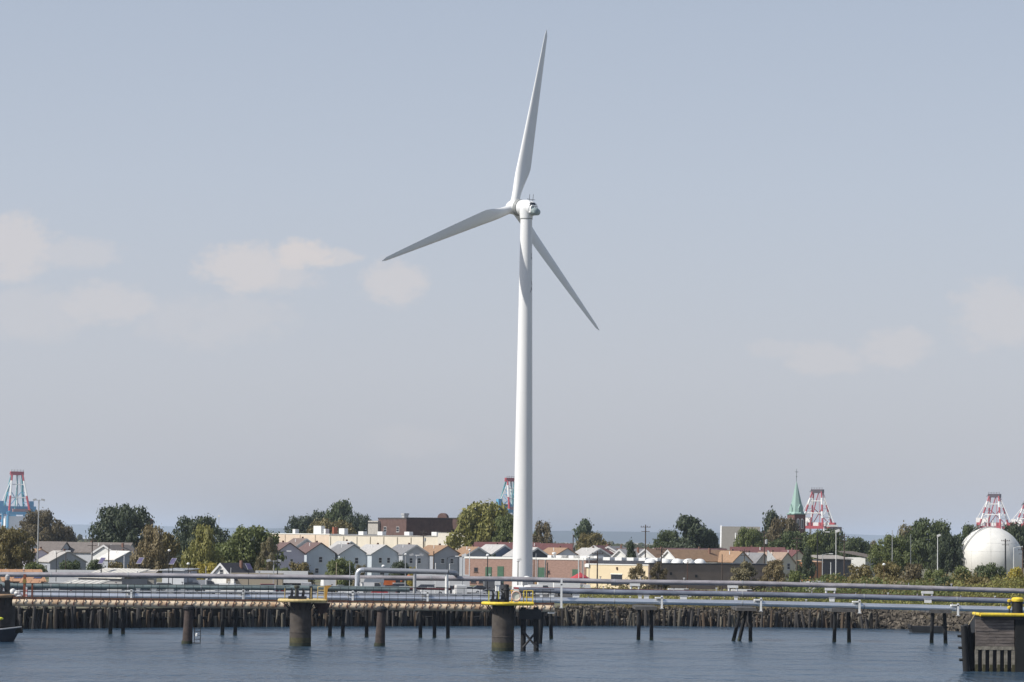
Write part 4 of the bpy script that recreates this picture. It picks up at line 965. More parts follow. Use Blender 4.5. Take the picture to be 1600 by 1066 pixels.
for (px, Y, w, D, ev, rg, rz, wc, rc, lb, wins, side) in (
    (968, 770, 6.6, 14, 5.6, 8.4, -30, WHT, R_LG, 'white gabled house left of the dark tree', [(0, 4.4, .9, 1.3)], ()),
    (1008, 775, 6.8, 14, 6.0, 8.6, -26, WHT, R_OR, 'white gabled house behind the tall dark utility pole', [(-1, 4.2, .8, 1.1), (1, 4.2, .8, 1.1)], ()),
    (1044, 764, 7.0, 24, 5.6, 8.4, -48, WHT, R_OR, 'white gabled house with long orange roof and grey side wall', [(.4, 4.2, 1.6, 1.1)], ((7, 4.0, .9, 1.4, 'x+'), (13, 3.8, 1.1, 2, 'x+'), (18, 3.8, 1.1, 2, 'x+'))),
    (1160, 765, 5.6, 12, 5.6, 8.2, 24, PALE, R_OR, 'grey gabled house at the right end of the long orange roof', [(0, 4.2, 1.8, 1.5)], ()),
    (1193, 770, 5.0, 14, 5.2, 7.8, 28, (.50, .47, .42), R_GR, 'grey gabled house with cream side and a pale awning', [(-1, 4.2, 1, 1.4)], ((3, 3.5, 1, 1.4, 'x-'),)),
    (1230, 772, 5.0, 14, 5.4, 8.0, 28, (.56, .53, .44), (.30, .22, .17), 'pale house with tan roof, last gable on the right', [(.4, 4.4, .8, 1.6)], ((3, 3.5, 1, 1.4, 'x-'), (7, 3.5, 1, 1.4, 'x-'))),
    (1248, 800, 6.4, 10, 6.0, 8.6, 20, CRM, R_RED, 'narrow cream end house with red roof', [(0, 4.6, .8, 1.4)], ()),
    (1120, 850, 9, 34, 6.2, 8.4, 84, CRM, R_BR, 'long brown roofed row behind the orange roof', [], ()),
    (1225, 860, 8, 16, 6.8, 9.2, 84, CRM, R_RED, 'long red brown roofed house behind the last gables', [], ()),
    (1022, 880, 8, 24, 6.4, 8.6, -70, WHT, (.10, .05, .055), 'dark maroon roofed house behind the white gables', [], ()),
    # left side
    (50, 840, 9, 26, 5.6, 8.6, 70, GREY, (.17, .145, .13), 'long grey brown roofed house on the far left', [], ()),
    (102, 850, 9, 24, 5.6, 8.5, 72, GREY, (.16, .14, .13), 'long grey brown roofed house left of the big dark tree', [], ()),
    (205, 850, 9, 22, 5.6, 8.4, 75, GREY, (.17, .15, .14), 'long grey brown roofed house in front of the big dark tree', [], ()),
    (64, 740, 8, 12, 4.4, 6.8, 20, LILAC, R_OR, 'lilac house with orange roof beside the floodlight mast', [(0, 3, .9, 1.1)], ()),
    (106, 730, 9.5, 13, 3.8, 6.4, 26, DKG, (.40, .38, .36), 'house with pale grey roof, white side and dark gable on the left', [], ((3, 2.4, 1, 1.1, 'x-'), (8, 2.4, 1, 1.1, 'x-'))),
    (162, 760, 7, 12, 6.0, 8.0, -24, WHT, (.17, .15, .14), 'white edged gable in the middle of the left roofs', [(0, 4, .9, 1.2)], ()),
    (202, 720, 7.6, 13, 4.6, 6.6, 28, DKG, (.62, .60, .57), 'house with nearly white roof left of the tan drying tree', [(0, 3, 1, 1.1)], ((3, 2.6, .9, 1, 'x-'), (7, 2.6, .9, 1, 'x-'))),
    (345, 560, 6.4, 8, 2.4, 5.3, -32, WHT, R_DK, 'small white gabled house with black roof and one attic window', [(.1, 3.6, .8, 1.2)], ()),
    ):
    gable_house(px, Y, w, D, ev, rg, rz, wc, rc, lb, wc == WHT, wins, side)
aw = thing('awning', 'pale sail-like awning on the grey gable near the right end', 'awning', P(1205, 868, 764))
MB().prism([(-1.2, -1.6), (1.6, -1.4), (-.9, 1.4)], -.06, .06).build('cloth', white_pt, aw); MB().tube((-1.2, 0, -3), (-1.0, 0, 1.5), .06).build('pole', steel_pt, aw)

def facade(name, cat, label, pl, Yl, pr, Yr, ptop, mat, depth, parapet=None, ph=.45, base=GZ):
    """flat-roofed building whose front runs from column pl (at Yl) to pr (at Yr); local x along the front, -y outward"""
    a, b = G(pl, Yl), G(pr, Yr); ln = (Vector((b.x, b.y, 0)) - Vector((a.x, a.y, 0))).length
    o = thing(name, label, cat, a); o.rotation_euler = (0, 0, math.atan2(b.y - a.y, b.x - a.x))
    H = P((pl + pr) / 2, ptop, (Yl + Yr) / 2).z - base
    MB().box(0, ln, 0, depth, 0, H).build('wall', mat, o)
    MB().box(.2, ln - .2, .2, depth - .2, H + .003, H + .06).build('roof', mk('flat_roof', (.30, .29, .28), .9), o)
    if parapet:
        mb = MB(); mb.box(-.12, ln + .12, -.12, .18, H, H + ph); mb.box(-.12, .18, .181, depth, H, H + ph); mb.box(ln - .18, ln + .12, .181, depth, H, H + ph)
        mb.build('parapet', parapet, o)
    return o, ln, H
brick = mk('red_brick', (.31, .20, .165), .9, var=.2, scale=1.4, stretch=(1, 1, 2.5), bump=.2)
o, ln, H = facade('brick_building', 'building', 'long low red brick building with white roof edge behind the turbine', 726, 672, 915, 655, 874, brick, 22, white_pt, .45)
green = mk('green_door', (.05, .12, .075), .6)
for px, w, h, z in ((764, 1.7, 4.3, 0), (783, 1.7, 4.5, 0), (847, 1.6, 4.4, 0), (899, 1.5, 3.8, .3)):
    x = ln * (px - 726) / 189; d = MB().box(x - w / 2, x + w / 2, -.1, -.004, z, z + h).build('door', green, o); MB().box(x + w * .3, x + w * .38, -.16, -.103, z + 1.3, z + 1.5).build('handle', steel, d)
for px, z, w, h in ((740, 1.0, 1.4, .9), (753, 1.0, 1.3, .9), (744, 3.6, .9, .9), (868, 1.3, 1.6, 1.2), (886, 1.2, 1.3, 1.1), (858, 3.4, .5, .5)):
    x = ln * (px - 726) / 189; window(o, (x, 0, z), w, h, 'y-', frm=mk('brown_frame', (.12, .08, .07), .7), pane=dark_gl)
for px in (841, 853, 904, 910): x = ln * (px - 726) / 189; MB().tube((x, -.12, 0), (x, -.12, H), .09, .09, 8).build('drain_pipe', steel_pt, o)
for px, w in ((842, 1.0), (862, 3.4), (875, 5), (895, 5.5), (908, 3)):
    x = ln * (px - 726) / 189; MB().box(x - w / 2, x + w / 2, 5, 8, H + .065, H + 1.0).build('roof_skylight', white_pt, o)
MB().lathe([(.25, H + .065), (.25, H + 1.2), (.5, H + 1.25), (.5, H + 1.6), (.1, H + 1.75)], 12, (ln * .635, 6, 0)).build('roof_fan', white_pt, o)
ywall = mk('pale_yellow_render', (.72, .60, .41), .85, var=.06, scale=.4)
o, ln, H = facade('warehouse', 'building', 'flat roofed warehouse with pale yellow lit wall and dark opening', 916, 654, 1014, 643, 883, ywall, 9, white_pt, .22)
MB().box(ln * .40, ln * .575, -.08, -.004, .6, 3.1).build('shutter_opening', dark_gl, o); MB().box(ln * .39, ln * .585, -.12, -.003, 3.11, 3.3).build('lintel', white_pt, o)
MB().box(ln * .485, ln * .505, -.2, -.004, 4.2, 4.8).build('wall_lamp', rust, o); MB().box(-.3, 1.0, -.3, -.125, H - .6, H + .1).build('gutter_end', white_pt, o)
MB().box(1, ln, 3, 8.5, H + .07, H + 1.0).build('roof_step', mk('dark_roof_edge', (.05, .055, .07), .8), o)
for i in range(5): MB().box(ln * (.1 + .19 * i), ln * (.1 + .19 * i) + 1.9, 4, 7, H + 1.003, H + 1.7).build('roof_skylight', white_pt, o)
brn = mk('grey_brown_wall', (.19, .155, .135), .9, var=.12, scale=.25)
o, ln, H = facade('warehouse', 'building', 'long grey brown blank wall of a warehouse with white roof domes', 1014.4, 642.4, 1211, 652, 882.5, brn, 26, mk('dark_roof_edge', (.05, .055, .07), .8), .3)
for i, f in enumerate((.06, .17, .27, .36, .45)):
    x = ln * f; MB().lathe([(1.4, H + .065), (1.35, H + .5), (1.0, H + 1.0), (.5, H + 1.25), (.05, H + 1.3)], 16, (x, 4, 0)).build('roof_dome', white_pt, o, smooth=True)
for f, w in ((.1, 4.5), (.24, 7), (.4, 4)): MB().box(ln * f, ln * f + w, 8, 10, H + .065, H + 1.1).build('roof_skylight', white_pt, o)
for f, z in ((.07, 4.3), (.16, 3.2), (.36, 2.7)): MB().box(ln * f, ln * f + .55, -.08, -.004, z, z + .6).build('wall_vent', steel_dk, o)
# cream warehouse behind the houses
cream = mk('cream_block_wall', (.66, .60, .50), .9, var=.08, scale=.3)
o, ln, H = facade('warehouse', 'building', 'long cream warehouse wall with pilasters behind the row of houses', 515, 975, 684, 945, 838, cream, 30, mk('grey_coping', (.30, .29, .28), .9), .35)
for i in range(9): MB().box(ln * i / 8 - .3, ln * i / 8 + .3, -.3, -.004, 0, H - .2).build('pilaster', cream, o)
for i, f in enumerate((.12, .3, .55, .8)): MB().box(ln * f, ln * f + 2.2, 8, 10, H + .065, H + 1.6).build('roof_unit', white_pt, o)
o, ln, H = facade('warehouse', 'building', 'taller plain cream block at the right end of the cream warehouse', 683.5, 944, 742, 934, 833, mk('pale_cream_wall', (.64, .60, .53), .9, var=.07), 26, None)
MB().box(0, ln, -.1, 26, H + .065, H + .2).build('coping', mk('grey_coping', (.3, .29, .28), .9), o)
o, ln, H = facade('warehouse', 'building', 'peach coloured low warehouse at the left end of the cream one', 420, 992, 514, 976, 835, mk('peach_wall', (.66, .54, .43), .9, var=.1, scale=.3), 30, white_pt, .3)
for f, w, h in ((.2, 1.2, 1.8), (.55, 3.4, 3.0), (.72, .8, 2.0), (.86, .7, 2.6), (.97, 2.4, 2.2)): MB().box(ln * f, ln * f + w, 6, 8, H + .065, H + h).build('roof_unit', white_pt if f != .86 else mk('terracotta_vent', (.35, .12, .07), .8), o)
for i in range(4): MB().box(ln * i / 4 + .1, ln * i / 4 + .5, -.2, -.004, 0, H - .1).build('pilaster', mk('peach_wall', (.66, .54, .43), .9), o)
# dark brick factory
fbr = mk('dark_factory_brick', (.115, .07, .062), .9, var=.25, scale=.6, bump=.2)
o, ln, H = facade('factory', 'building', 'dark brown brick factory with a small arched parapet behind the cream warehouse', 590, 1110, 634, 1095, 811, fbr, 22, mk('dark_coping', (.07, .06, .06), .9), .5)
for f in (.25, .7): window(o, (ln * f, 0, H - 4), 1.6, 1.8, 'y-')
MB().box(ln * .38, ln * .38 + 1.8, 6, 8, H + .065, H + 1.6).box(ln * .38 - .2, ln * .38 + 2.0, 5.8, 8.2, H + 1.603, H + 2.3).build('roof_cowl', steel_pt, o)
o, ln, H = facade('factory', 'building', 'right wing of the dark brick factory with a round headed gable', 635, 1125, 722, 1112, 810.5, fbr, 22, mk('dark_coping', (.07, .06, .06), .9), .4)
arc = [(2.2 * math.cos(R(a)), 1.9 * math.sin(R(a))) for a in range(0, 181, 15)]
MB().prism([(ln * .64 + x, H + .3 + z) for x, z in arc], -.3, 1.2).build('arched_gable', fbr, o)
for f in (.28, .5, .6, .76): MB().box(ln * f, ln * f + 1.6, -.12, -.004, H - 5.5, H - 2.5).build('bricked_window', steel_dk, o)
o, ln, H = facade('factory', 'building', 'pale annex at the left end of the dark brick factory', 574, 1112, 589.5, 1108, 814, mk('pale_annex', (.40, .38, .35), .9), 12, None); MB().box(0, ln, -.08, -.004, H - 1, H - .5).build('band_course', steel_dk, o)
# low sheds at the left and right
def shed(px0, px1, Y0, Y1, ztop, zlow, dep, rc, wc, label, panels=0):
    a, b = G(px0, Y0), G(px1, Y1); ln = (b - a).length; o = thing('shed', label, 'shed', a); o.rotation_euler = (0, 0, math.atan2(b.y - a.y, b.x - a.x))
    MB().box(0, ln, 0, dep, 0, zlow - .15).build('wall', wall_m(wc), o)
    r = MB(); r.hexa([(-.4, -.5, zlow - .1), (ln + .4, -.5, zlow - .1), (ln + .4, dep + .4, ztop - .1), (-.4, dep + .4, ztop - .1), (-.4, -.5, zlow + .05), (ln + .4, -.5, zlow + .05), (ln + .4, dep + .4, ztop + .05), (-.4, dep + .4, ztop + .05)])
    ro = r.build('roof', roof_m(rc), o)
    sl = (ztop - zlow) / (dep + .9)
    for k in range(panels):
        x = ln * (.25 + .5 * k); MB().hexa([(x, 1.0, zlow + .06 + 1.5 * sl), (x + 1.3, 1.0, zlow + .06 + 1.5 * sl), (x + 2.0, 2.6, zlow + .06 + 3.1 * sl), (x + .7, 2.6, zlow + .06 + 3.1 * sl), (x, 1.0, zlow + .14 + 1.5 * sl), (x + 1.3, 1.0, zlow + .14 + 1.5 * sl), (x + 2.0, 2.6, zlow + .14 + 3.1 * sl), (x + .7, 2.6, zlow + .14 + 3.1 * sl)]).build('roof_light', mk('blue_rooflight', (.06, .06, .12), .2), ro)
    n = max(2, int(ln / 1.2))
    rib = MB().hexa([(-.04, -.5, zlow + .051), (.04, -.5, zlow + .051), (.04, dep + .4, ztop + .051), (-.04, dep + .4, ztop + .051), (-.04, -.5, zlow + .11), (.04, -.5, zlow + .11), (.04, dep + .4, ztop + .11), (-.04, dep + .4, ztop + .11)]).mesh('rib')
    for i in range(n + 1): link('rib', rib, roof_m(rc), ro, (ln * i / n, 0, 0))
shed(6, 68, 500, 502, 4.4, 2.4, 6, (.42, .24, .14), (.16, .15, .17), 'shed with tan orange roof and two blue roof lights at the left edge', 2)
shed(30, 56, 470, 470, 3.0, 2.0, 3, (.40, .22, .13), (.12, .12, .14), 'small tan roofed lean-to below the tan orange shed')
shed(122, 190, 520, 512, 4.6, 3.0, 6, (.60, .58, .53), (.3, .3, .3), 'shed with pale ribbed roof right of the tan orange one')
shed(92, 146, 480, 478, 3.0, 2.2, 5, (.55, .54, .50), (.14, .14, .16), 'low shed with wide pale roof in front of the ribbed one')
shed(253, 287, 560, 558, 4.3, 4.0, 5, (.45, .47, .50), (.50, .52, .55), 'pale grey box shed below the tan drying tree')
shed(202, 240, 520, 520, 4.4, 4.0, 4, (.55, .50, .44), (.4, .38, .34), 'low shed with cream roof left of the pale grey box')
shed(1258, 1273, 540, 538, 3.5, 3.3, 3, (.62, .62, .60), (.6, .6, .6), 'small white shed above the upper pipeline right of the brown wall')
shed(1283, 1330, 800, 804, 7.4, 6.4, 8, (.30, .28, .26), (.10, .10, .11), 'low store with grey roof and dark open front behind the white lamp pole')
shed(1268, 1284, 780, 782, 6.0, 5.6, 6, (.45, .30, .2), (.46, .22, .11), 'small orange brick building left of the low store')
shed(1352, 1372, 860, 872, 8.4, 6.8, 8, (.16, .14, .13), (.66, .66, .64), 'white ended building with dark roof behind the olive bushes')

# ------------------------------------------------------------------ church with copper spire
cy = 1480.0; cb_ = G(1244, cy); ch = thing('church', 'brick church with tall green copper spire and cross', 'church', cb_, 28)
cz = lambda py: P(1243, py, cy).z - GZ
hb_, ht, hs = cz(804), cz(752), cz(806); tw = 3.4
cbk = mk('church_brick', (.15, .075, .065), .9, var=.2); cop = mk('copper_green', (.27, .40, .36), .7, var=.15, scale=.4, stretch=(1, 1, .2))
MB().box(-tw, tw, -tw, tw, 0, hb_).build('tower', cbk, ch)
for s, ax in ((-1, 'y'), (-1, 'x'), (1, 'x')):
    for k in (-1.25, 1.25):
        mb = MB(); pts = [(k - .75, hb_ - 7.5), (k + .75, hb_ - 7.5), (k + .75, hb_ - 3)] + [(k + .75 * math.cos(R(a)), hb_ - 3 + .95 * math.sin(R(a))) for a in range(20, 180, 20)] + [(k - .75, hb_ - 3)]
        mb.prism(pts, -.12, -.004)
        if ax == 'y': mb.v = [(x, -tw + y, z) for x, y, z in mb.v]
        else: mb.v = [(s * (tw - y), x * -s, z) for x, y, z in mb.v]
        lv = mb.build('louvre_window', white_pt, ch)
        q = MB().prism([(k - .4, hb_ - 7.2), (k + .4, hb_ - 7.2), (k + .4, hb_ - 3), (k, hb_ - 2.5), (k - .4, hb_ - 3)], -.17, -.123)
        q.v = [(x, -tw + y, z) for x, y, z in q.v] if ax == 'y' else [(s * (tw - y), x * -s, z) for x, y, z in q.v]
        q.build('louvre', steel_dk, lv)
MB().box(-tw - .4, tw + .4, -tw - .4, tw + .4, hb_ + .003, hb_ + .5).build('cornice', cop, ch)
sp = MB().lathe([(4.4, hb_ + .51), (3.75, hb_ + 1.3), (3.4, hb_ + 3), (.12, cz(752))], 8).build('spire', cop, ch)
for a in range(4):
    m3 = Matrix.Rotation(R(90 * a), 3, 'Z'); g = MB().prism([(-1.1, hb_ + 1), (1.1, hb_ + 1), (1.1, hb_ + 3.2), (0, hb_ + 5.2), (-1.1, hb_ + 3.2)], -3.6, -1.5); g.v = [tuple(m3 @ Vector(q)) for q in g.v]; g.build('dormer', cop, sp)
MB().tube((0, 0, cz(753)), (0, 0, cz(733)), .16, .1, 6).tube((-1.0, 0, cz(737.5)), (1.0, 0, cz(737.5)), .13, .13, 6).lathe([(.05, cz(746)), (.4, cz(744.6)), (.05, cz(743))], 8).build('cross', mk('verdigris_cross', (.12, .16, .16), .6), sp)
ng = MB().prism([(-6.5, 0), (6.5, 0), (6.5, 9), (0, hb_ * .56), (-6.5, 9)], tw + .1, 40).build('nave', cbk, ch)
rf = MB()
for s in (-1, 1): rf.prism([(0, hb_ * .56 + .1), (s * 7.2, 8.2), (s * 7.2, 8.6), (0, hb_ * .56 + .5)][::s], tw + .2, 40.3)
rf.build('nave_roof', mk('slate_roof', (.24, .23, .22), .85), ch)
fc = thing('chapel', 'far building with steep plain grey roof and white gable edge', 'church', G(1128, 1450), 84)
h0 = P(1128, 824, 1450).z - GZ; MB().prism([(-7, 0), (7, 0), (7, h0 * .35), (0, h0), (-7, h0 * .35)], -19, 0).build('wall', wall_m(PALE), fc)
rf = MB()
for s in (-1, 1): rf.prism([(0, h0 + .05), (s * 7.6, h0 * .3), (s * 7.6, h0 * .3 + .4), (0, h0 + .45)][::s], -19.3, .2)
rr_ = rf.build('roof', mk('dull_grey_roof', (.20, .19, .17), .9, var=.08), fc)
MB().prism([(-7.6, h0 * .3), (-7.2, h0 * .3), (.0, h0 - .1), (7.2, h0 * .3), (7.6, h0 * .3), (0, h0 + .9)], .21, .9).build('gable_edge', white_pt, fc); MB().tube((-4, -7, h0 * .4), (-4, -7, h0 * .85), .35).build('vent_stack', white_pt, fc)

# ------------------------------------------------------------------ spherical tank
ky = 880.0; kc = P(1547.5, 874.5, ky); kr = 50.5 * ky / FPX
kb = Vector((kc.x, kc.y, GZ)); tk = thing('storage_tank', 'big white spherical storage tank at the right edge', 'storage tank', kb)
zc_ = kc.z - GZ; pr = []
for i in range(33):
    a = R(90 - 4 - i * 4.6); z = zc_ + kr * math.sin(a)
    if z < .4: break
    pr.append((kr * math.cos(a), z))
MB().lathe(pr[::-1], 64).build('tank_shell', mk('tank_white', (.74, .73, .69), .5, var=.10, scale=.35, stretch=(1, 1, .2)), tk, smooth=True)
MB().lathe([(pr[-1][0] + .3, -.1), (pr[-1][0] + .3, .45), (pr[-1][0] + .05, .5)], 48).build('plinth', mk('grey_concrete', (.33, .32, .30), .9), tk)
for zf in (.25, .5): MB().lathe([(math.sqrt(kr ** 2 - (kr * zf) ** 2) + .003, zc_ + kr * zf - .05), (math.sqrt(kr ** 2 - (kr * zf) ** 2) + .03, zc_ + kr * zf), (math.sqrt(kr ** 2 - (kr * zf) ** 2) - .02, zc_ + kr * zf + .06)], 48).build('weld_seam', mk('tank_seam', (.6, .59, .56), .5), tk, smooth=True)
for k in range(10):
    az = R(36 * k + 9); arcp = [Vector((0, 0, zc_)) + Vector((math.cos(az) * math.cos(R(e)), math.sin(az) * math.cos(R(e)), math.sin(R(e)))) * (kr + .01) for e in range(-35, 84, 6)]
    MB().path(arcp, .035, 4).build('weld_seam', mk('tank_seam', (.6, .59, .56), .5), tk)
stp = []; stq = []
for i in range(22):
    t = i / 21; el_ = R(-30 + 105 * t); az = R(186 + 40 * t); rr = kr + .55
    d = Vector((math.cos(az) * math.cos(el_), math.sin(az) * math.cos(el_), math.sin(el_))); stp.append(Vector((0, 0, zc_)) + d * (kr + .35)); stq.append(Vector((0, 0, zc_)) + d * (kr + .35) + Vector((0, 0, 1.1)) + d * .3)
MB().path(stp, .14, 6).build('stair_stringer', steel_pt, tk); MB().path(stq, .07, 6).build('stair_rail', steel, tk)
for a, b in zip(stp[::2], stq[::2]): MB().tube(a, b, .05).build('stair_post', steel, tk)
tp = MB().box(-1.6, 1.6, -1.4, 1.4, zc_ + kr + .02, zc_ + kr + .2)
for x in (-1.5, 0, 1.5): tp.box(x - .06, x + .06, -1.4, -1.28, zc_ + kr + .2, zc_ + kr + 1.4)
tp.box(-1.5, 1.5, -1.4, -1.3, zc_ + kr + 1.3, zc_ + kr + 1.4); tp.build('top_platform', steel_pt, tk)
MB().tube((-.8, 0, zc_ + kr), (-.8, 0, zc_ + kr + 3.0), .14).tube((.9, 0, zc_ + kr), (.9, 0, zc_ + kr + 2.2), .2).build('relief_valve', white_pt, tk)

# ------------------------------------------------------------------ harbour cranes far behind
c_red = mk('crane_red', (.38, .05, .06), .6, var=.15); c_wht = mk('crane_white', (.72, .72, .70), .6, var=.05); c_blu = mk('crane_blue', (.10, .33, .52), .6, var=.1); c_dk = mk('crane_dark', (.07, .05, .06), .7); c_teal = mk('crane_teal', (.10, .33, .36), .6)
def crane(px, Y, ptop, pbase, half_t, half_b, rz, style, label):
    b = G(px, Y); s = FPX / Y; o = thing('harbour_crane', label, 'crane', b, rz)
    zt = P(px, ptop, Y).z - GZ; zg = P(px, pbase, Y).z - GZ; xt, xb = half_t / s, half_b / s; dy = 12.0
    main = c_blu if style == 'blue' else c_red
    # portal legs below the girder
    for sx in (-1, 1):
        for sy in (-1, 1): MB().tube((sx * xb, sy * dy, 0), (sx * xb, sy * dy, zg), 1.3, 1.3, 6).build('portal_leg', main if style == 'blue' else c_wht, o)
        MB().cbox((sx * xb, 0, zg * .45), (1.6, 2 * dy, 2.2)).build('portal_beam', main, o)
    for sy in (-1, 1): MB().cbox((0, sy * dy, zg - 1.6), (2 * xb + 3, 2.0, 3.2)).build('cross_girder', main, o)
    # A-frame: banded legs front and back
    bands = (c_teal, c_wht, c_red) if style == 'blue' else (c_red, c_wht, c_red, c_wht)
    for sx in (-1, 1):
        for sy in (-1, 1):
            p0 = Vector((sx * xb * .96, sy * (dy if sy > 0 else dy * 1.3), zg)); p1 = Vector((sx * xt, sy * 1.5, zt - 2)); n = 5
            lg_ = MB().tube(p0, p0.lerp(p1, .02), 1.2, 1.2, 6).build('mast_leg', main, o)
            for k in range(n):
                cm = [c_red, c_wht, c_red, c_wht, c_red][k] if style != 'blue' else ([c_red, c_red, c_wht, c_wht, c_red][k] if sy < 0 else c_teal)
                MB().tube(p0.lerp(p1, .02 + .98 * k / n), p0.lerp(p1, .02 + .98 * (k + 1) / n), 1.25 - .06 * k, 1.2 - .06 * k, 6).build('band', cm, lg_)
    lat = MB()
    for sx in (-1, 1):
        for k in range(4):
            f0, f1 = k / 4, (k + 1) / 4
            def leg(sy, f): return Vector((sx * xb * .96, sy * (dy if sy > 0 else dy * 1.3), zg)).lerp(Vector((sx * xt, sy * 1.5, zt - 2)), f)
            lat.tube(leg(-1, f0), leg(1, f1), .38, .38, 4); lat.tube(leg(1, f0), leg(-1, f0), .38, .38, 4)
    lat.build('mast_lattice', c_wht if style != 'blue' else c_blu, o)
    ld = MB().tube((xb * .5, -dy * .8, zg), (xt * .4, -1, zt), .3, .3, 4).tube((-xb * .35, -dy * .9, zg), (xt * .2, 0, zt - 4), .7, .6, 5); ld.build('ladder_tower', c_red if style != 'blue' else c_teal, o)
    for f in (.35, .68): MB().tube((-xb + (xb - xt) * f, -dy * (1 - f) * 1.2, zg + (zt - zg) * f), (xb - (xb - xt) * f, -dy * (1 - f) * 1.2, zg + (zt - zg) * f), .55, .55, 6).build('mast_tie', c_wht, o)
    MB().tube((-xb * .9, dy, zg), (xt, 1, zt * .5 + zg * .5), .5, .5, 5).tube((xb * .9, dy, zg), (-xt, 1, zt * .5 + zg * .5), .5, .5, 5).build('mast_brace', c_red if style != 'blue' else c_blu, o)
    MB().cbox((0, 0, zt - 2), (2 * xt + 3.5, 5, 4.2)).build('apex', c_red if style == 'blue' else c_dk, o)
    mb = MB()
    for i in range(5): x = -xt - 1 + (2 * xt + 2) * i / 4; mb.tube((x, -2, zt), (x, -2, zt + 2.5), .18, .18, 4)
    mb.tube((-xt - 1, -2, zt + 1.6), (xt + 1, -2, zt + 1.6), .15, .15, 4).tube((-xt - 3.5, -2, zt - 3), (-xt - 1, -2, zt - .5), .3, .3, 4).build('apex_rail', c_dk, o)
    # trolley girder across the view and machinery house
    if style == 'blue':
        MB().cbox((0, -4, zg + 2.5), (2 * xb + 18, 7, 8)).build('girder', c_blu, o)
        for x in (-xb - 6, xb + 4): MB().cbox((x, -3, zg + 9), (5, 6, 7)).build('winch_house', c_blu, o)
        MB().cbox((xb * .2, -9, zg + .5), (18, 6, 6)).build('machinery_house', mk('crane_house', (.35, .20, .20), .6), o)
        MB().cbox((-2, -6, zg - 12), (26, 8, 14)).build('lower_house', c_wht, o)
        MB().tube((-xb - 8, -4, zg + 4), (-xt, 0, zt - 8), .5, .5, 5).tube((0, -3, zg + 5), (0, 0, zt - 3), 1.6, 1.2, 5).build('stay', c_wht, o)
    else:
        n = 6; g = MB().cbox((-xb - 4, -6, zg + 1.5), (3, 5, 5)).build('girder', c_red, o)
        for k in range(n): MB().cbox((-xb - 1 + (2 * xb + 12) * (k + .5) / n, -6, zg + 1.5), ((2 * xb + 12) / n - .02, 5, 5)).build('band', (c_wht, c_red)[k % 2], g)
        MB().cbox((-xb - 2, 3, zg + 6), (14, 8, 7)).build('machinery_house', c_wht, o)
        MB().tube((xt, 0, zt - 2), (xb + 9, -6, zg + 4), .45, .45, 5).tube((-xt, 0, zt - 2), (-xb - 6, -4, zg + 9), .45, .45, 5).build('stay', c_wht, o)
    return o
crane(24, 3300, 737, 800, 8, 17, 24, 'blue', 'blue harbour crane with red topped A-frame at the left edge')
crane(2, 3500, 790, 812, 4, 10, 12, 'blue', 'second pale blue crane base cut by the left edge')
crane(797, 3300, 747, 797, 7, 14, 28, 'blue', 'harbour crane half hidden behind the turbine tower')
crane(1277, 3300, 765, 822, 7.5, 19, -30, 'red', 'red and white harbour crane just right of the church spire')
crane(1554, 3300, 772, 822, 7.5, 18, -30, 'red', 'red and white harbour crane above the white spherical tank')
crane(1608, 3350, 786, 824, 7, 17, -30, 'red', 'red and white harbour crane cut by the right edge')
bm2 = thing('crane_boom', 'lowered dark crane boom reaching right of the red and white crane', 'crane boom', P(1306, 832, 3250))
MB().cbox((0, 0, 4), (13, 5, 4.5)).build('boom_girder', c_dk, bm2); MB().cbox((-4, 0, 7.5), (12, 4, 2.2)).build('walkway', c_wht, bm2); MB().tube((0, 0, 2), (0, 0, -30), .6).build('hanger', c_wht, bm2)
# tall masts and stack
sk = thing('chimney_stack', 'dark square chimney stack above the tan drying tree', 'chimney', G(235, 760)); h = P(235, 813, 760).z - GZ
MB().box(-.42, .42, -.42, .42, 0, h).build('stack', steel_dk, sk); MB().box(-.5, .5, -.5, .5, h, h + .2).build('rim', rust, sk)
am = thing('radio_mast', 'thin far radio mast above the dark domed tree', 'mast', G(341, 1500)); h = P(341, 805, 1500).z - GZ
MB().tube((0, 0, 0), (0, 0, h), .14, .1, 6).build('mast', steel_pt, am); MB().box(-.5, .5, -.3, .3, h - 1, h).build('antenna', white_pt, am)

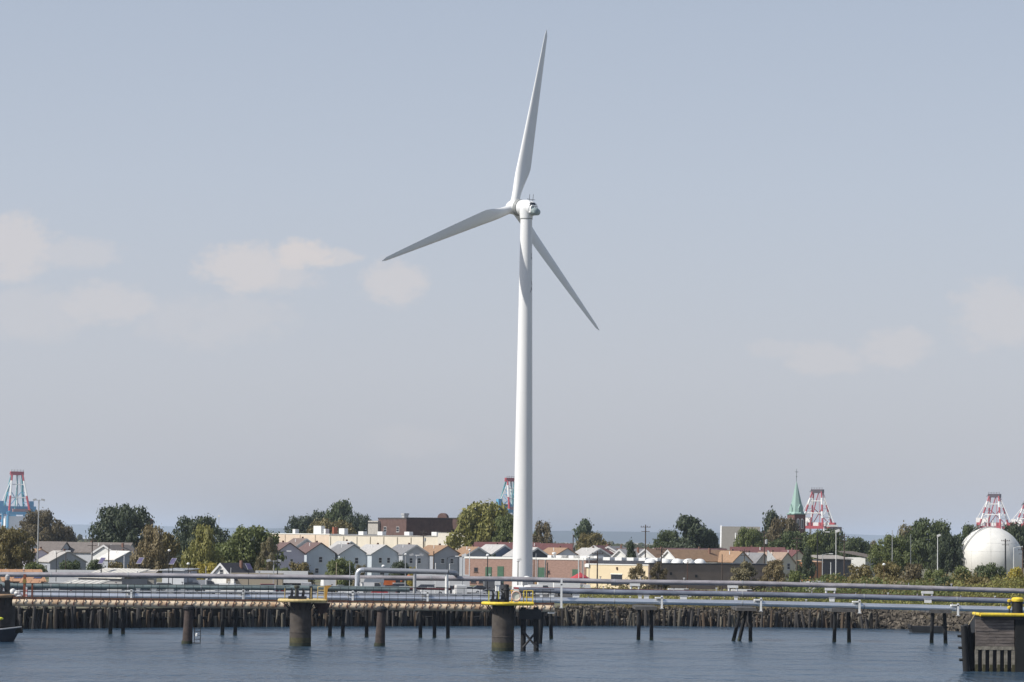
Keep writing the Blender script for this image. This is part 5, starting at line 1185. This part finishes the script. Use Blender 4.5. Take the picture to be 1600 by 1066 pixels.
# ------------------------------------------------------------------ lamp, flood and utility poles
wood_p = mk('utility_pole_wood', (.075, .055, .045), .9, var=.25, scale=2, stretch=(1, 1, .2)); grey_p = steel_pt; lampw = mk('lamp_head_white', (.75, .75, .74), .45)
def lamp(px, pt, Y, kind, label, m=None, w=.09):
    b = G(px, Y); h = P(px, pt, Y).z - GZ; o = thing('lamp_pole' if kind != 'utility' else 'utility_pole', label, 'lamp pole' if kind != 'utility' else 'utility pole', b, group=None)
    m = m or grey_p
    MB().tube((0, 0, -.2), (0, 0, h), w, w * .65, 8).build('pole', m, o)
    if kind == 'arm':
        MB().path([(0, 0, h - .5), (.3, 0, h - .1), (1.2, 0, h + .1), (1.9, 0, h + .12)], .05, 6).build('arm', m, o); MB().cbox((2.1, 0, h + .12), (.9, .35, .2)).build('lamp_head', lampw, o)
    elif kind == 'twin':
        MB().tube((-1.0, 0, h - .1), (1.0, 0, h - .1), .06).build('arm', m, o)
        for s in (-1, 1): MB().cbox((s * 1.0, -.1, h), (.8, .5, .45), Matrix.Rotation(R(15 * s), 3, 'Y')).build('lamp_head', steel_pt, o)
    elif kind == 'globe':
        MB().lathe([(.08, h), (.24, h + .08), (.28, h + .22), (.17, h + .38), (.04, h + .42)], 12).build('lamp_head', lampw, o, smooth=True)
    elif kind == 'flood':
        MB().cbox((.3, -.1, h + .05), (.9, .5, .5), Matrix.Rotation(R(-20), 3, 'Y')).build('lamp_head', lampw, o); MB().box(-.25, .3, -.05, .05, h - .4, h - .3).build('bracket', m, o)
    elif kind == 'utility':
        for k, dz in enumerate((.6, 1.7)):
            MB().box(-1.25 + .2 * k, 1.25 - .2 * k, -.07 - w, .07 - w, h - dz - .07, h - dz + .07).build('crossarm', wood_p, o)
        for x in (-1.1, -.5, .5, 1.1): MB().tube((x, -w, h - .53), (x, -w, h - .3), .06).build('insulator', steel_dk, o)
        if px in (661, 1194, 932): MB().lathe([(.1, h - 3.6), (.34, h - 3.5), (.34, h - 2.5), (.1, h - 2.35)], 12, (.5, -.1, 0)).build('transformer', steel_pt, o)
    elif kind == 'plain': MB().tube((0, 0, h), (0, 0, h + .12), w * .9, w * .3, 8).build('cap', m, o)
    return o
POLES = [
 (58, 781, 690, 'twin', 'tall grey floodlight mast with two heads near the left crane', None, .2), (87, 862, 520, 'arm', 'thin dark lamp pole right of the tan orange shed', steel_dk, .08),
 (102, 858, 640, 'plain', 'thin dark pole in front of the white sided house', wood_p, .1), (143, 841, 660, 'utility', 'wooden utility pole in front of the left roofs', wood_p, .17), (169, 853, 660, 'plain', 'short wooden pole right of the left utility pole', wood_p, .17),
 (193, 868, 560, 'globe', 'white globe lamp pole left of the tan drying tree', lampw, .1), (263, 862, 520, 'globe', 'dark pole with pale lamp in front of the olive tree', steel_dk, .09), (293, 883, 470, 'globe', 'short dark pole with white lamp left of the yellow green bush', steel_dk, .08),
 (321, 886, 520, 'plain', 'thin pale post left of the small white house', lampw, .06), (360, 888, 520, 'plain', 'thin pale post in front of the black roof', lampw, .06), (433, 862, 540, 'arm', 'dark lamp pole with white arm by the lilac house', steel_dk, .11), (427, 876, 545, 'twin', 'grey twin headed lamp pole by the lilac house', grey_p, .12),
 (525, 880, 520, 'plain', 'pale wooden post in front of the green bush', mk('pale_post', (.42, .36, .24), .8), .1), (546, 878, 530, 'plain', 'grey post right of the pale wooden post', grey_p, .08), (598, 887, 420, 'globe', 'black pole with white lamp above the silver pipe loop', steel_dk, .07),
 (633, 868, 560, 'globe', 'grey lamp pole in front of the dark round bush', grey_p, .1), (650, 867, 570, 'twin', 'white T shaped lamp pole in front of the fifth gable', lampw, .11), (677, 862, 600, 'plain', 'brown wooden pole between the fifth and sixth gables', wood_p, .17),
 (698, 870, 600, 'arm', 'thin dark lamp pole in front of the sixth gable', steel_dk, .07), (680, 881, 500, 'plain', 'short white post left of the dark gable', lampw, .1), (702, 882, 500, 'plain', 'short white post under the dark gable', lampw, .1), (722, 868, 560, 'flood', 'grey floodlight pole at the left corner of the brick building', grey_p, .13),
 (733, 861, 580, 'globe', 'white lamp pole in front of the left end of the brick building', lampw, .11), (761, 870, 450, 'globe', 'dark lamp pole in front of the first green door', steel_dk, .1), (661, 829, 930, 'utility', 'utility pole with transformer in front of the cream warehouse', wood_p, .25), (710, 847, 915, 'plain', 'short dark pole in front of the plain cream block', wood_p, .16),
 (809, 875, 585, 'flood', 'black flood lamp pole against the foot of the turbine tower', steel_dk, .12), (837, 866, 620, 'plain', 'grey pole right of the turbine tower', grey_p, .1), (855, 880, 600, 'plain', 'brown wooden pole in front of the brick building', wood_p, .16), (834, 876, 590, 'plain', 'dark pole touching the right side of the turbine tower', wood_p, .13),
 (895, 836, 860, 'plain', 'dark pole rising above the dark red roofs', wood_p, .22), (904, 868, 600, 'plain', 'white pole near the right end of the brick building', lampw, .08), (911, 872, 600, 'plain', 'thin white pole at the right end of the brick building', lampw, .07), (920, 872, 560, 'globe', 'grey lamp pole at the left edge of the yellow wall', grey_p, .09),
 (933, 861, 600, 'utility', 'dark utility pole in front of the yellow wall', wood_p, .17), (1008, 820, 720, 'utility', 'tall dark utility pole between the white gabled houses', wood_p, .2), (1033, 855, 620, 'utility', 'wooden utility pole at the joint of yellow and brown walls', wood_p, .17),
 (1074, 876, 560, 'flood', 'rusty lamp pole with white head in front of the brown wall', rust, .1), (1128, 867, 600, 'plain', 'dark pole in front of the brown wall', wood_p, .13), (1163, 858, 740, 'utility', 'thin wooden pole in front of the grey end gable', wood_p, .14), (1194, 829, 750, 'utility', 'utility pole with transformer at the awning house', wood_p, .2),
 (1245, 838, 740, 'utility', 'wooden utility pole in front of the cream end house', wood_p, .19), (1277, 832, 600, 'arm', 'tall dark lamp pole left of the low store', steel_dk, .15), (1285, 866, 700, 'arm', 'short grey lamp pole left of the low store', grey_p, .14), (1306, 830, 580, 'flood', 'tall white lamp pole in front of the low store', lampw, .1),
 (1298, 880, 580, 'plain', 'short white pole left of the tall white lamp pole', lampw, .1), (1319, 835, 720, 'utility', 'dark utility pole right of the tall white lamp pole', wood_p, .2), (1381, 884, 480, 'globe', 'thin dark pole with white lamp in front of the olive bushes', rust, .06), (1394, 829, 800, 'plain', 'thin far pole on the rise', grey_p, .13),
 (1423, 836, 640, 'plain', 'thin grey pole on the rise above the bare earth', grey_p, .1), (1465, 837, 760, 'flood', 'white floodlight mast left of the spherical tank', lampw, .13), (1571, 842, 800, 'utility', 'black utility pole in front of the spherical tank', steel_dk, .26), (1584, 855, 800, 'arm', 'white lamp pole in front of the right side of the tank', lampw, .13),
 (1598, 856, 780, 'utility', 'red brown utility pole at the right edge by the tank', rust, .2),
]
for a in POLES: lamp(*a)
def solar(px, pt, Y, tilt, label):
    b = G(px, Y); h = P(px, pt + 6, Y).z - GZ; o = thing('solar_panel', label, 'solar panel', b, group='solar panels on poles')
    MB().tube((0, 0, 0), (0, 0, h), .07, .06, 8).build('pole', steel_dk, o); m3 = Matrix.Rotation(R(tilt), 3, 'Z') @ Matrix.Rotation(R(48), 3, 'X')
    MB().cbox((0, 0, h + .2), (1.1, 1.5, .06), m3).build('frame', steel, o); MB().cbox(Vector((0, 0, h + .2)) + m3 @ Vector((0, 0, .04)), (1.0, 1.4, .03), m3).build('panel', mk('solar_cells', (.10, .09, .17), .25), o)
solar(158, 872, 520, -30, 'solar panel on a pole above the shed with pale ribbed roof'); solar(218, 872, 520, -30, 'solar panel on a pole above the low cream roofed shed'); solar(269, 873, 520, -30, 'solar panel on a pole in front of the pale grey box shed'); solar(388, 881, 520, 40, 'flat solar panel on a pole right of the small white house')

# ------------------------------------------------------------------ parked vehicles in the lot
tyre = mk('tyre', (.015, .015, .016), .85); rimm = mk('rim', (.45, .45, .46), .4, .6); headl = mk('headlight', (.7, .7, .68), .2)
def pmat(c): return mk('car_%02x%02x%02x' % tuple(int(q * 255) for q in c), c, .3, .1, var=.04)
VEH = {}
def veh_parts(kind):
    if kind in VEH: return VEH[kind]
    L_, W_ = {'sedan': (4.6, 1.8), 'van': (5.2, 2.0), 'suv': (4.8, 1.95), 'truck': (7.2, 2.4), 'trailer': (11.0, 2.5)}[kind]; p = []
    def sec(poly, w, name, key, taper=.0):
        mb = MB(); n = len(poly); zs = [z for x, z in poly]; z0, z1 = min(zs), max(zs)
        for s in (-1, 1):
            for x, z in poly: mb.v.append((x, s * w * (1 - taper * (z - z0) / max(.01, z1 - z0)), z))
        mb.f = [tuple(range(n)), tuple(range(2 * n - 1, n - 1, -1))] + [(i, n + i, n + (i + 1) % n, (i + 1) % n) for i in range(n)]
        p.append((name, mb.mesh(name), key, (0, 0, 0)))
    w = W_ / 2
    if kind == 'sedan':
        sec([(-2.3, .32), (2.25, .32), (2.3, .6), (2.2, .78), (1.0, .95), (-1.7, .98), (-2.25, .92), (-2.33, .6)], w, 'body', 'paint', .06)
        sec([(1.05, .955), (.25, 1.38), (-1.0, 1.38), (-1.75, .985)], w * .93, 'window_band', 'glass', .2); sec([(.25, 1.385), (-1.0, 1.385), (-.95, 1.45), (.15, 1.45)], w * .76, 'roof', 'paint')
    elif kind == 'suv':
        sec([(-2.35, .38), (2.3, .38), (2.4, .7), (2.3, .98), (1.2, 1.1), (-2.3, 1.12), (-2.4, .7)], w, 'body', 'paint', .05)
        sec([(1.2, 1.105), (.5, 1.66), (-2.1, 1.66), (-2.3, 1.125)], w * .94, 'window_band', 'glass', .14); sec([(.5, 1.665), (-2.1, 1.665), (-2.05, 1.75), (.4, 1.75)], w * .82, 'roof', 'paint')
    elif kind == 'van':
        sec([(-2.6, .4), (2.55, .4), (2.6, .9), (2.2, 1.15), (1.6, 1.2), (-2.6, 1.2)], w, 'body', 'paint', .02)
        sec([(1.6, 1.205), (1.1, 2.0), (.2, 2.0), (.2, 1.205)], w * .97, 'cab_glass', 'glass', .05); sec([(.19, 1.205), (.19, 2.05), (-2.6, 2.05), (-2.6, 1.205)], w * .985, 'cargo_side', 'paint', .03); sec([(1.1, 2.055), (-2.6, 2.055), (-2.5, 2.14), (1.0, 2.14)], w * .93, 'roof', 'paint')
    elif kind == 'truck':
        sec([(1.6, .5), (3.5, .5), (3.55, 1.2), (3.3, 2.3), (1.6, 2.3)], w * .92, 'cab', 'paint', .05); sec([(-3.6, .9), (1.45, .9), (1.45, 3.1), (-3.6, 3.1)], w, 'cargo_box', 'white'); sec([(-3.6, .55), (1.59, .55), (1.59, .88), (-3.6, .88)], w * .5, 'chassis', 'dark'); sec([(3.32, 1.35), (3.52, 1.3), (3.42, 1.95), (3.28, 2.0)], w * .8, 'windscreen', 'glass')
    else:
        sec([(-5.5, 1.1), (5.5, 1.1), (5.5, 3.6), (-5.5, 3.6)], w, 'cargo_box', 'paint'); sec([(-5.5, .7), (4, .7), (4, 1.09), (-5.5, 1.09)], w * .6, 'chassis', 'dark'); sec([(4.2, 0), (4.5, 0), (4.5, 1.09), (4.2, 1.09)], w * .6, 'landing_leg', 'dark')
    whl = MB().lathe([(.2, -.11), (.33, -.1), (.33, .1), (.2, .11)], 14); whl.v = [(x, z, y) for x, y, z in whl.v]; wme = whl.mesh('wheel', smooth=True)
    hub = MB().lathe([(.05, -.12), (.19, -.112), (.19, .112), (.05, .12)], 12); hub.v = [(x, z, y) for x, y, z in hub.v]; hme = hub.mesh('rim')
    for x in ({'trailer': (-4.2, -3.1), 'truck': (-2.3, 2.5)}.get(kind, (-L_ * .3, L_ * .3))):
        for s in (-1, 1): p.append(('wheel', wme, 'tyre', (x, s * (w - .1), .33), hme))
    if kind != 'trailer':
        hm_ = MB().box(-.04, .06, -.2, .2, -.09, .09).mesh('headlight')
        for s in (-1, 1): p.append(('headlight', hm_, 'head', ({'truck': 3.53}.get(kind, L_ / 2 - .02), s * (w - .35), .75)))
    VEH[kind] = p; return p
def vehicle(px, Y, rz, kind, col, label):
    o = thing({'sedan': 'parked_car', 'suv': 'parked_car', 'van': 'parked_van', 'truck': 'box_truck', 'trailer': 'trailer'}[kind], label, {'sedan': 'car', 'suv': 'car', 'van': 'van', 'truck': 'truck', 'trailer': 'trailer'}[kind], G(px, Y, GZ + .01), rz, 'vehicles parked in the lot')
    for q in veh_parts(kind):
        m = {'paint': pmat(col), 'glass': glass_w, 'white': white_pt, 'dark': steel_dk, 'tyre': tyre, 'head': headl}[q[2]]
        c = link(q[0], q[1], m, o, q[3])
        if len(q) > 4: link('rim', q[4], rimm, c, (0, 0, 0))
WH, SI, BK, GRY, RD, BL, TN = (.75, .75, .74), (.42, .43, .45), (.02, .021, .024), (.15, .155, .165), (.32, .03, .035), (.05, .09, .2), (.42, .36, .27)
VL = [
 (98, 520, 8, 'van', WH, 'white van at the left end of the lot'), (176, 545, 10, 'van', WH, 'white van right of the pale ribbed shed'), (234, 560, 170, 'sedan', GRY, 'dark grey car left of the low grey car shapes'), (262, 545, 12, 'suv', WH, 'white car with dark windows below the pale grey shed'), (305, 550, 5, 'suv', BK, 'black car left of the small white house'),
 (345, 520, 175, 'van', WH, 'white van in front of the small white house'), (372, 535, 14, 'suv', SI, 'silver car right of the small white house'), (398, 560, 0, 'trailer', TN, 'cream trailer left of the dark lamp pole'), (455, 560, 6, 'sedan', GRY, 'dark grey car behind the faded yellow dolphin hook'),
 (478, 545, 95, 'van', SI, 'grey van seen end on behind the faded dolphin'), (492, 560, 8, 'sedan', BL, 'dark blue car right of the grey van'), (512, 540, 100, 'truck', WH, 'white box truck seen end on left of the pipe loop'), (535, 560, 12, 'sedan', SI, 'silver car left of the pipe loop riser'), (583, 555, 5, 'van', WH, 'white van framed by the silver pipe loop'),
 (617, 545, 15, 'suv', BK, 'black car under the silver pipe loop'), (630, 575, 10, 'suv', WH, 'white car with black windows under the pipe loop'), (662, 565, 172, 'suv', SI, 'silver car between the loop posts'), (676, 545, 8, 'sedan', WH, 'white car just right of the silver one under the loop'), (706, 550, 100, 'suv', GRY, 'grey round backed car seen end on right of the loop'),
 (735, 560, 5, 'sedan', WH, 'white car in front of the left end of the brick building'), (752, 575, 8, 'sedan', BK, 'black car below the first green door'), (775, 600, 10, 'van', GRY, 'dark van beside the turbine tower foot'), (846, 548, 2, 'van', WH, 'white van right of the turbine foot'), (822, 545, 4, 'suv', WH, 'white car in front of the turbine foot'),
 (868, 570, 6, 'truck', GRY, 'dark fronted box truck in front of the brick building'), (894, 545, 4, 'truck', WH, 'white box truck in front of the right end of the brick building'), (906, 560, 8, 'sedan', RD, 'red car at the right end of the brick building'),
 (1066, 520, 4, 'van', WH, 'white van among the scrub below the brown wall'), (1092, 525, 10, 'suv', SI, 'silver car right of the white van in the scrub'), (1130, 520, 5, 'sedan', WH, 'white car left of the frame above the slanting piles'), (1165, 520, 0, 'van', WH, 'white van right of the frame above the slanting piles'), (1186, 524, 8, 'sedan', WH, 'low white car right of the last white van'),
 (205, 535, 6, 'sedan', BK, 'black car right of the low shed with wide pale roof'), (224, 530, 95, 'van', WH, 'white van seen end on left of the pale grey box shed'), (284, 525, 8, 'sedan', SI, 'silver car right of the pale grey box shed'), (322, 560, 4, 'van', SI, 'grey van below the yellow green bush'),
 (410, 530, 170, 'sedan', WH, 'white car left of the dark lamp pole by the lilac house'), (424, 545, 12, 'suv', RD, 'dark red car left of the dark lamp pole by the lilac house'), (466, 530, 4, 'sedan', WH, 'white car directly behind the faded dolphin'), (548, 530, 4, 'sedan', WH, 'low white car at the foot of the pipe loop riser'),
 (600, 530, 170, 'sedan', RD, 'red car at the left under the pipe loop'), (645, 530, 6, 'sedan', SI, 'silver car behind the left loop post'), (690, 570, 4, 'trailer', WH, 'white trailer behind the right loop post'), (718, 535, 100, 'van', WH, 'white van seen end on right of the loop end'), (768, 535, 4, 'sedan', SI, 'silver car left of the bright yellow dolphin'),
 (60, 540, 6, 'suv', GRY, 'grey car right of the tan orange shed'), (120, 575, 4, 'trailer', WH, 'white trailer behind the pale ribbed shed'), (440, 600, 3, 'trailer', WH, 'white trailer behind the twin headed lamp'),
]
for a in VL: vehicle(*a)
# yard things: orange digger, red canopy, tan store, bins, white tanks
dg_ = thing('excavator', 'orange excavator behind the silver pipe loop', 'excavator', G(612, 580), 10); orng = mk('machine_orange', (.65, .16, .04), .5)
MB().box(-1.6, 1.6, -1.4, -.8, 0, .9).build('track', steel_dk, dg_); MB().box(-1.6, 1.6, .8, 1.4, 0, .9).build('track', steel_dk, dg_); MB().box(-1.9, .6, -1.2, 1.2, 1.0, 2.3).build('engine_house', orng, dg_); MB().box(.62, 1.6, -1.2, -.1, 1.0, 2.8).build('cab', dark_gl, dg_); MB().tube((1.2, .5, 1.5), (3.6, .5, 3.2), .25, .2).tube((3.6, .5, 3.2), (5.0, .5, 2.2), .2, .15).build('boom', orng, dg_); MB().box(4.7, 5.5, .1, .9, 1.6, 2.3).build('bucket', steel_dk, dg_)
cn = thing('canopy', 'red market canopy at the right end of the brick building', 'canopy', G(906, 610), 0)
MB().lathe([(2.6, 2.3), (2.5, 2.5), (.1, 3.9)], 8).build('canopy_cloth', red_br, cn); 
for a in range(4): MB().tube((1.7 * math.cos(R(45 + 90 * a)), 1.7 * math.sin(R(45 + 90 * a)), 0), (1.7 * math.cos(R(45 + 90 * a)), 1.7 * math.sin(R(45 + 90 * a)), 2.35), .05).build('leg', white_pt, cn)
cv = thing('container', 'tan storage container in front of the brick building', 'container', G(853, 585), 2)
MB().box(-2.2, 2.2, 0, 2.4, .1, 2.8).build('body', mk('container_tan', (.46, .27, .10), .7), cv)
for i in range(9): MB().box(-2.1 + .5 * i, -1.95 + .5 * i, -.06, -.004, .2, 2.7).build('rib', mk('container_tan', (.46, .27, .10), .7), cv)
for px, lb in ((812, 'left white horizontal tank at the foot of the turbine'), (824, 'right white horizontal tank at the foot of the turbine')):
    tnk = thing('tank', lb, 'tank', G(px, 540), 0, 'white tanks at the turbine foot'); MB().lathe([(.3, -.75), (.75, -.6), (.8, 0), (.75, .6), (.3, .75)], 16, (0, 0, 1.35), axis='X').build('tank_shell', white_pt, tnk, smooth=True)
    for s in (-1, 1): MB().box(s * .4 - .1, s * .4 + .1, -.5, .5, 0, .75).build('cradle', steel_dk, tnk)
fn = thing('chain_fence', 'thin wire fence along the top of the old piles at the right', 'fence', G(890, 462))
for i in range(34):
    p = G(890 + i * 14, shoreY(890 + i * 14) + 2.5) - fn.location; MB().box(p.x - .04, p.x + .04, p.y - .04, p.y + .04, 0, 1.3).build('post', steel_dk if i % 3 else mk('pale_post', (.42, .36, .24), .8), fn)
for z in (.55, 1.2):
    pts = [G(890 + i * 46.2, shoreY(890 + i * 46.2) + 2.5) - fn.location + Vector((0, 0, z)) for i in range(11)]; MB().path(pts, .02, 4).build('wire', steel_dk, fn)

# far belt of trees and roofs in front of the ridge: one mass, too far off to tell apart
r = random.Random(12); fb = MB()
for i in range(5200):
    Y = r.uniform(1600, 4200); x = r.uniform(-.26, .26) * Y; hgt = r.uniform(2, 9) * (.6 + .8 * max(0, noise.noise((x * .004, Y * .003, 4)) + .4)); s = r.uniform(2.5, 7)
    k = len(fb.v)
    for j in range(6): a = 6.283 * j / 6; fb.v.append((x + s * math.cos(a) * r.uniform(.7, 1.1), Y + s * math.sin(a), GZ - .5))
    for j in range(6): a = 6.283 * j / 6 + .4; fb.v.append((x + s * .75 * math.cos(a) * r.uniform(.6, 1.2), Y + s * .7 * math.sin(a), GZ + hgt * r.uniform(.55, .95)))
    fb.v.append((x, Y, GZ + hgt))
    for j in range(6): fb.f.append((k + j, k + (j + 1) % 6, k + 6 + (j + 1) % 6, k + 6 + j)); fb.f.append((k + 6 + j, k + 6 + (j + 1) % 6, k + 12))
tag(fb.build('far_woods', mk('far_canopy', (.04, .055, .03), .95, col2=(.10, .095, .06), scale=.02, island=.6), fix=False), 'distant belt of trees between the town and the ridge', kind='stuff')
r = random.Random(21); ft = MB()
for i in range(150):
    Y = r.uniform(5200, 7400); x = r.uniform(-.19, .19) * Y; w, h = r.uniform(5, 14), r.uniform(2.5, 5)
    ft.box(x - w / 2, x + w / 2, Y, Y + 12, GZ - 1, GZ + h * r.uniform(.8, 2.0))
tag(ft.build('far_town', mk('far_pale_walls', (.55, .54, .52), .8, island=.7, var=.4)), 'specks of pale far-off buildings under the ridge', kind='stuff')

# ------------------------------------------------------------------ haze
hv = bpy.data.materials.new('summer_haze'); hv.use_nodes = True; t = hv.node_tree; t.nodes.remove(t.nodes['Principled BSDF'])
pv_ = t.nodes.new('ShaderNodeVolumePrincipled'); pv_.inputs['Color'].default_value = (.72, .84, 1.0, 1); pv_.inputs['Density'].default_value = 5.0e-5; pv_.inputs['Anisotropy'].default_value = .2
t.links.new(pv_.outputs[0], t.nodes['Material Output'].inputs['Volume'])
tag(MB().box(-16000, 16000, -600, 30500, -3, 150).build('haze', hv), 'thin pale summer haze over the harbour', kind='stuff')
